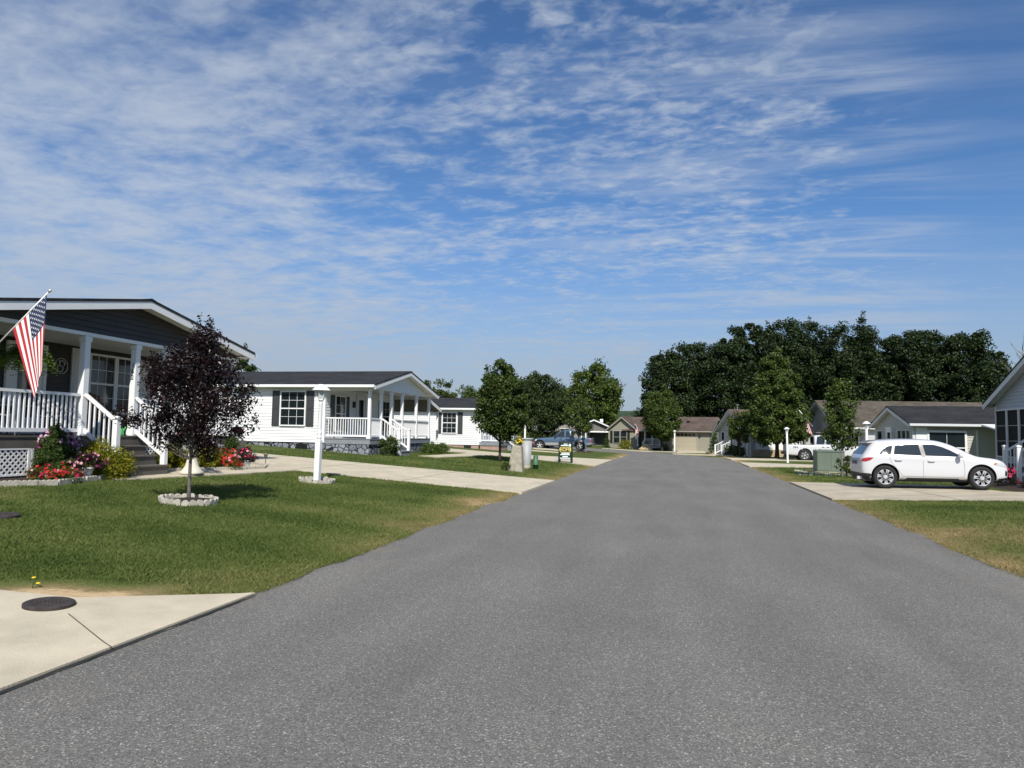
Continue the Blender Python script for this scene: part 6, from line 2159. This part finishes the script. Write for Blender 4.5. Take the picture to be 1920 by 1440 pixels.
    h_ = MB(); h_.box(.12, -.62, .25, .30, -.50, .34); h_.build('tow_hook', CAR_W, root)
    return root
suv((5.48, 25.2, T(7.3, 25.2) + .045), 0.0, R(.7))

# ------------------------------------------------------------------ pickups
def pickup(label, loc, rotz, L, H, Wd, wb, rear_ax, wr, body_mat, two_tone=None, group=None, modern=True, decal_text=None):
    root = thing('pickup', label, 'pickup truck', loc, rotz, group)
    w = Wd / 2
    hood = H * .60; belt = H * .62; bed_end = L * .32 if modern else L * .34
    cab0 = bed_end; cab1 = L * .69
    zb = .42
    tab = [(0.0, zb + .12, belt - .06, w * .93), (.06, zb, belt, w * .985), (.5, zb - .04, belt, w), (bed_end, zb - .06, belt, w), (cab1, zb - .06, belt, w), (L * .80, zb - .05, hood, w),
           (L * .93, zb - .02, hood - .05, w * .985), (L * .985, zb, hood - .14, w * .92), (L, zb + .08, hood - .3, w * .8)]
    secs = [[(0, b), (wy * .86, b), (wy * .985, b + .06), (wy, b + (t - b) * .4), (wy * .995, b + (t - b) * .75), (wy * .97, t - .05), (wy * .93, t), (wy * .5, t + .02), (0, t + .025)] for (x, b, t, wy) in tab]
    body = loft([t[0] for t in tab], secs).build('body', body_mat, root)
    sb = body.modifiers.new('s', 'SUBSURF'); sb.levels = 2; sb.render_levels = 2
    bake(body)
    cs = []
    wx = (rear_ax, rear_ax + wb)
    for x in wx:
        for s in (-1, 1): cs.append(cyl_cutter(x, wr + .03, wr + .07, *sorted((s * w * .68, s * w * 1.3))).build('cut', CARBLACK))
    bx = MB(); bx.box(.10, -w * .84, .72, bed_end - .05, w * .84, 2.2); cs.append(bx.build('cut', CARBLACK))
    cut(body, cs)
    for p in body.data.polygons: p.use_smooth = True
    body.data.materials.clear(); body.data.materials.append(body_mat); body.data.materials.append(CARBLACK)
    for p in body.data.polygons:
        c = p.center
        for x in wx:
            rr = math.hypot(c.x - x, c.z - wr - .03)
            if (rr < wr + .09 and abs(p.normal.y) < .5 and rr > wr) or (rr < wr + .065 and abs(c.y) < w * .75): p.material_index = 1
        if .09 < c.x < bed_end - .04 and abs(c.y) < w * .85 and c.z > .7 and c.z < belt - .02: p.material_index = 1
    try: body.data.set_sharp_from_angle(angle=R(40))
    except Exception: pass
    # cab
    tw = w * .80
    zt = H
    c0, c1 = cab0 + .02, cab1
    ct = [(c0, belt - .1, w * .90, zt - .12, tw * .95), (c0 + .10, belt - .1, w * .93, zt - .03, tw), (c0 + .35, belt - .1, w * .945, zt, tw), (c1 - 1.15, belt - .1, w * .945, zt, tw), (c1 - .80, belt - .1, w * .94, zt - .05, tw * .97), (c1 - .05, belt - .1, w * .90, belt + .06, tw * 1.02), (c1 + .05, belt - .12, w * .88, belt + .0, tw)]
    secs = [[(0, b), (wy, b), (wy, b + .12), (wy * .55 + rw * .45, b + .1 + (t - b - .1) * .5), (rw, t - .08), (rw * .9, t - .01), (rw * .4, t + .01), (0, t + .012)] for (x, b, wy, t, rw) in ct]
    cab = loft([c[0] for c in ct], secs).build('cab', body_mat, root)
    sb = cab.modifiers.new('s', 'SUBSURF'); sb.levels = 2; sb.render_levels = 2
    bake(cab)
    bv = bvh_of(cab); bb = bvh_of(body)
    zl = belt + .05; zh = zt - .12
    mid = c0 + (c1 - .5 - c0) * .47
    SEAM = M('seam_dark', (.10, .10, .10), .6)
    for s in ('y-', 'y+'):
        sg = -1 if s == 'y-' else 1
        decal(bv, [(c0 + .16, zl), (mid - .06, zl), (mid - .06, zh), (c0 + .24, zh)], s, CARGLASS, root, 'window', .007, 3)
        decal(bv, [(mid + .06, zl), (c1 - .28, zl - .0), (c1 - .62, zl + (zh - zl) * .55), (c1 - .92, zh), (mid + .06, zh)], s, CARGLASS, root, 'window', .007, 3)
        for xx in (c0 + .10, mid, c1 - .30):
            seam(bb, [(xx, belt - .05), (xx, .55)], .012, s, SEAM, root, 'door_seam')
        for hx in (mid - .16, c1 - 1.35 if not modern else mid + .16):
            m = MB(); m.box(hx - .08, sg * w * .985, belt - .16, hx + .08, sg * (w + .02), belt - .11); m.build('door_handle', CARBLACK, root)
        decal(bb, [(0.03, belt - .36), (.12, belt - .38), (.13, belt - .06), (.03, belt - .08)], s, LAMP_R, root, 'tail_lamp', .012, 2)
        decal(bb, [(L * .945, hood - .30), (L * .985, hood - .3), (L * .98, hood - .16), (L * .945, hood - .13)], s, LAMP_C, root, 'head_lamp', .010, 2)
        if two_tone:
            decal(bb, [(rear_ax + wr + .12, .40), (rear_ax + wb - wr - .12, .40), (rear_ax + wb - wr - .12, .66), (rear_ax + wr + .12, .66)], s, two_tone, root, 'lower_panel', .006, 3)
            decal(bb, [(.06, .46), (rear_ax - wr - .10, .44), (rear_ax - wr - .10, .68), (.06, .68)], s, two_tone, root, 'lower_panel', .006, 3)
            decal(bb, [(.06, .70), (rear_ax - wr - .10, .70), (rear_ax - wr - .10, .735), (.06, .735)], s, CHROME, root, 'chrome_strip', .009, 2)
            decal(bb, [(rear_ax + wr + .12, .68), (rear_ax + wb - wr - .12, .68), (rear_ax + wb - wr - .12, .72), (rear_ax + wr + .12, .72)], s, CHROME, root, 'chrome_strip', .009, 3)
        m = MB(); m.box(c1 - .42, *sorted((sg * w * .98, sg * (w + .22)))[:1], zl - .02, c1 - .30, sorted((sg * w * .98, sg * (w + .22)))[1], zl + .20); m.build('mirror', CARBLACK, root, bevel=.02)
        for x in wx: wheel(root, x, sg * (w - .16), wr, wr, .27, 6 if modern else 5, sg, twin=modern, rim=.60)
    decal(bv, [(-tw * .85, zl + .02), (tw * .85, zl + .02), (tw * .8, zh - .02), (-tw * .8, zh - .02)], 'x-', CARGLASS, root, 'rear_window', .008, 3)
    decal(bv, [(-tw * .92, zl + .05), (tw * .92, zl + .05), (tw * .82, zh), (-tw * .82, zh)], 'x+', CARGLASS, root, 'windscreen', .008, 4)
    decal(bb, [(-w * .55, .72), (w * .55, .72), (w * .55, hood - .16), (-w * .55, hood - .16)], 'x+', CHROME if modern else CARBLACK, root, 'grille', .01, 3)
    b = MB(); b.box(-.12, -w * .95, .46, .06, w * .95, .66); b.build('rear_bumper', CARBLACK if modern else CHROME, root, bevel=.02)
    b = MB(); b.box(L - .14, -w * .95, .42, L + .08, w * .95, .62); b.build('front_bumper', CHROME if not modern else body_mat, root, bevel=.03)
    u = MB(); u.box(.2, -w * .7, .34, L - .3, w * .7, .6); u.build('underbody', CARBLACK, root)
    if decal_text:
        text_mesh(decal_text, .20, BLACKM, root, (.62, -w - .004, belt - .20), (PI / 2, 0, 0), 'lettering', shear=.25)
    return root
pickup('white crew cab pickup parked behind the white lamp post', (7.95, 57.0, T(9, 57)), 0.0, 5.9, 1.92, 2.0, 3.68, 1.28, .42, CAR_W, modern=True, decal_text='FX4')
pickup('blue pickup with silver lower body parked across behind the sign', (-7.15, 64.6, T(-9.4, 64.6) + .02), PI, 5.28, 1.80, 1.94, 3.6, 1.12, .40, CAR_B, two_tone=CAR_S, modern=False)
# ================================================================== GRASS
def grass_mat():
    m = bpy.data.materials.new('grass_blades')
    nt, b = nodes_of(m)
    L = nt.links.new
    at = N(nt, 'ShaderNodeAttribute', attribute_name='tint')
    r = ramp(nt, at.outputs['Fac'], [(0, (.030, .056, .012)), (.3, (.082, .124, .025)), (.55, (.165, .20, .052)), (.78, (.25, .215, .09)), (1, (.38, .29, .14))])
    L(r.outputs[0], b.inputs['Base Color'])
    b.inputs['Roughness'].default_value = .6
    b.inputs['Specular IOR Level'].default_value = .25
    t = N(nt, 'ShaderNodeBsdfTranslucent'); L(r.outputs[0], t.inputs['Color'])
    mx = N(nt, 'ShaderNodeMixShader'); mx.inputs[0].default_value = .3
    L(b.outputs[0], mx.inputs[1]); L(t.outputs[0], mx.inputs[2]); L(mx.outputs[0], nt.nodes['Material Output'].inputs['Surface'])
    return m

def in_poly(x, y, poly):
    ins = np.zeros(len(x), bool)
    n = len(poly)
    for i in range(n):
        x0, y0 = poly[i]; x1, y1 = poly[(i + 1) % n]
        c = ((y0 > y) != (y1 > y)) & (x < (x1 - x0) * (y - y0) / (y1 - y0 + 1e-12) + x0)
        ins ^= c
    return ins
BARE = [
    [(-3.9, 6.25), (-5.08, 5.36), (-6.2, 5.2), (-14, 5.3), (-14, 0), (-3.8, 0)],
    [(-3.8, 18.6), (-10.7, 18.75), (-30, 18.9), (-30, 23.75), (-10.7, 23.75), (-3.8, 23.95)],
    [(-10.5, 18.75), (-11.6, 18.75), (-12.3, 12.8), (-11.32, 12.9), (-10.85, 15.8)],
    [(-3.9, 36.6), (-9, 38.8), (-26, 38.8), (-26, 42.4), (-9, 43.), (-3.9, 47.)],
    [(3.9, 20.0), (9.4, 19.85), (26, 19.7), (26, 24), (9.4, 26.6), (3.9, 27.1)],
    [(3.9, 41.0), (9.6, 42.3), (26, 42.3), (26, 46.4), (9.6, 46.4), (3.9, 48.2)],
    bed1, bed2,
    [(-12.6, 8), (-12.6, 20), (-40, 20), (-40, 8)], [(-12.95, 28.9), (-12.95, 37.2), (-40, 37.2), (-40, 28.9)], [(12., 22), (12, 32), (40, 32), (40, 22)],
    [(-10.6, 31.6), (-11.6, 31.6), (-11.3, 38.8), (-9.9, 38.8)],
]
def grass():
    rng = np.random.default_rng(12)
    Vs, Fs, As = [], [], []
    off = 0
    def patch(x0, x1, y0, y1, n, hmin, hmax, w):
        nonlocal off
        x = rng.uniform(x0, x1, n); y = rng.uniform(y0, y1, n)
        keep = np.abs(x + 0) > 3.98 + np.where(x < 0, -verge(y, -1.), verge(y, 1.)) + .0
        for p in BARE: keep &= ~in_poly(x, y, p)
        for (cx, cy, r) in ((-8.33, 11.15, .43), (-8.68, 16.45, .40), (-8.98, 8.16, .25), (-5.08, 5.08, .3)): keep &= (np.hypot(x - cx, y - cy) > r)
        # bare sandy strip beside the near driveway
        keep &= rng.random(n) > sand(x, y) * 1.3
        keep &= rng.random(n) < .45 + .75 * fbm(x * 2.3, y * 2.3, 21)
        x, y = x[keep], y[keep]; k = len(x)
        dr = dryness(x, y)
        cl = fbm(x * 3.1, y * 3.1, 31, 3)
        h = (hmin + (hmax - hmin) * rng.random(k) ** 1.6) * (.55 + .9 * cl) * (1 - .35 * dr)
        edge = np.exp(-np.abs(np.abs(x) - 4.05) / .1)
        h = h * (1 + .25 * edge) * (1 - .6 * np.clip(sand(x, y - .25) + sand(x, y), 0, 1))
        # a few taller tufts
        a = rng.uniform(0, 2 * PI, k)
        lean = rng.uniform(.1, .95, k) * h
        la = rng.uniform(0, 2 * PI, k)
        ww = w * rng.uniform(.6, 1.3, k)
        z = Tn(x, y) + .005
        V = np.empty((k, 4, 3))
        V[:, 0] = np.stack([x - np.cos(a) * ww, y - np.sin(a) * ww, z], 1)
        V[:, 1] = np.stack([x + np.cos(a) * ww, y + np.sin(a) * ww, z], 1)
        V[:, 2] = np.stack([x + np.cos(a) * ww * .7 + np.cos(la) * lean * .4, y + np.sin(a) * ww * .7 + np.sin(la) * lean * .4, z + h * .65], 1)
        V[:, 3] = np.stack([x + np.cos(la) * lean, y + np.sin(la) * lean, z + h], 1)
        F = np.arange(k)[:, None, None] * 4 + np.array([[0, 1, 2], [0, 2, 3]])
        tint = np.clip(.10 + .38 * fbm(x * 1.1, y * 1.1, 41) + .36 * (rng.random(k) - .42) + .10 * lawn_stripe(x, y) + dr * .62 * rng.uniform(.5, 1.25, k), 0, 1)
        Vs.append(V.reshape(-1, 3)); Fs.append(F.reshape(-1, 3) + off); As.append(np.repeat(tint, 4)); off += 4 * k
    patch(-9.5, -3.9, 5.2, 9, 210000, .018, .06, .0026)
    patch(-13, -3.9, 9, 13.2, 190000, .018, .055, .0034)
    patch(-11.4, -3.9, 13.2, 18.8, 120000, .02, .055, .0048)
    patch(-16, -3.9, 23.7, 39, 70000, .03, .08, .008)
    patch(3.9, 8.5, 8.8, 14, 130000, .018, .055, .0032)
    patch(3.9, 9.5, 14, 20.1, 110000, .02, .055, .0044)
    patch(3.9, 12.0, 26.5, 42, 60000, .03, .08, .008)
    o = npmesh('grass', np.concatenate(Vs), np.concatenate(Fs), grass_mat(), attr={'tint': np.concatenate(As)})
    tag(o, 'mown lawn grass with dry straw patches along the road', 'grass', kind='stuff')
grass()
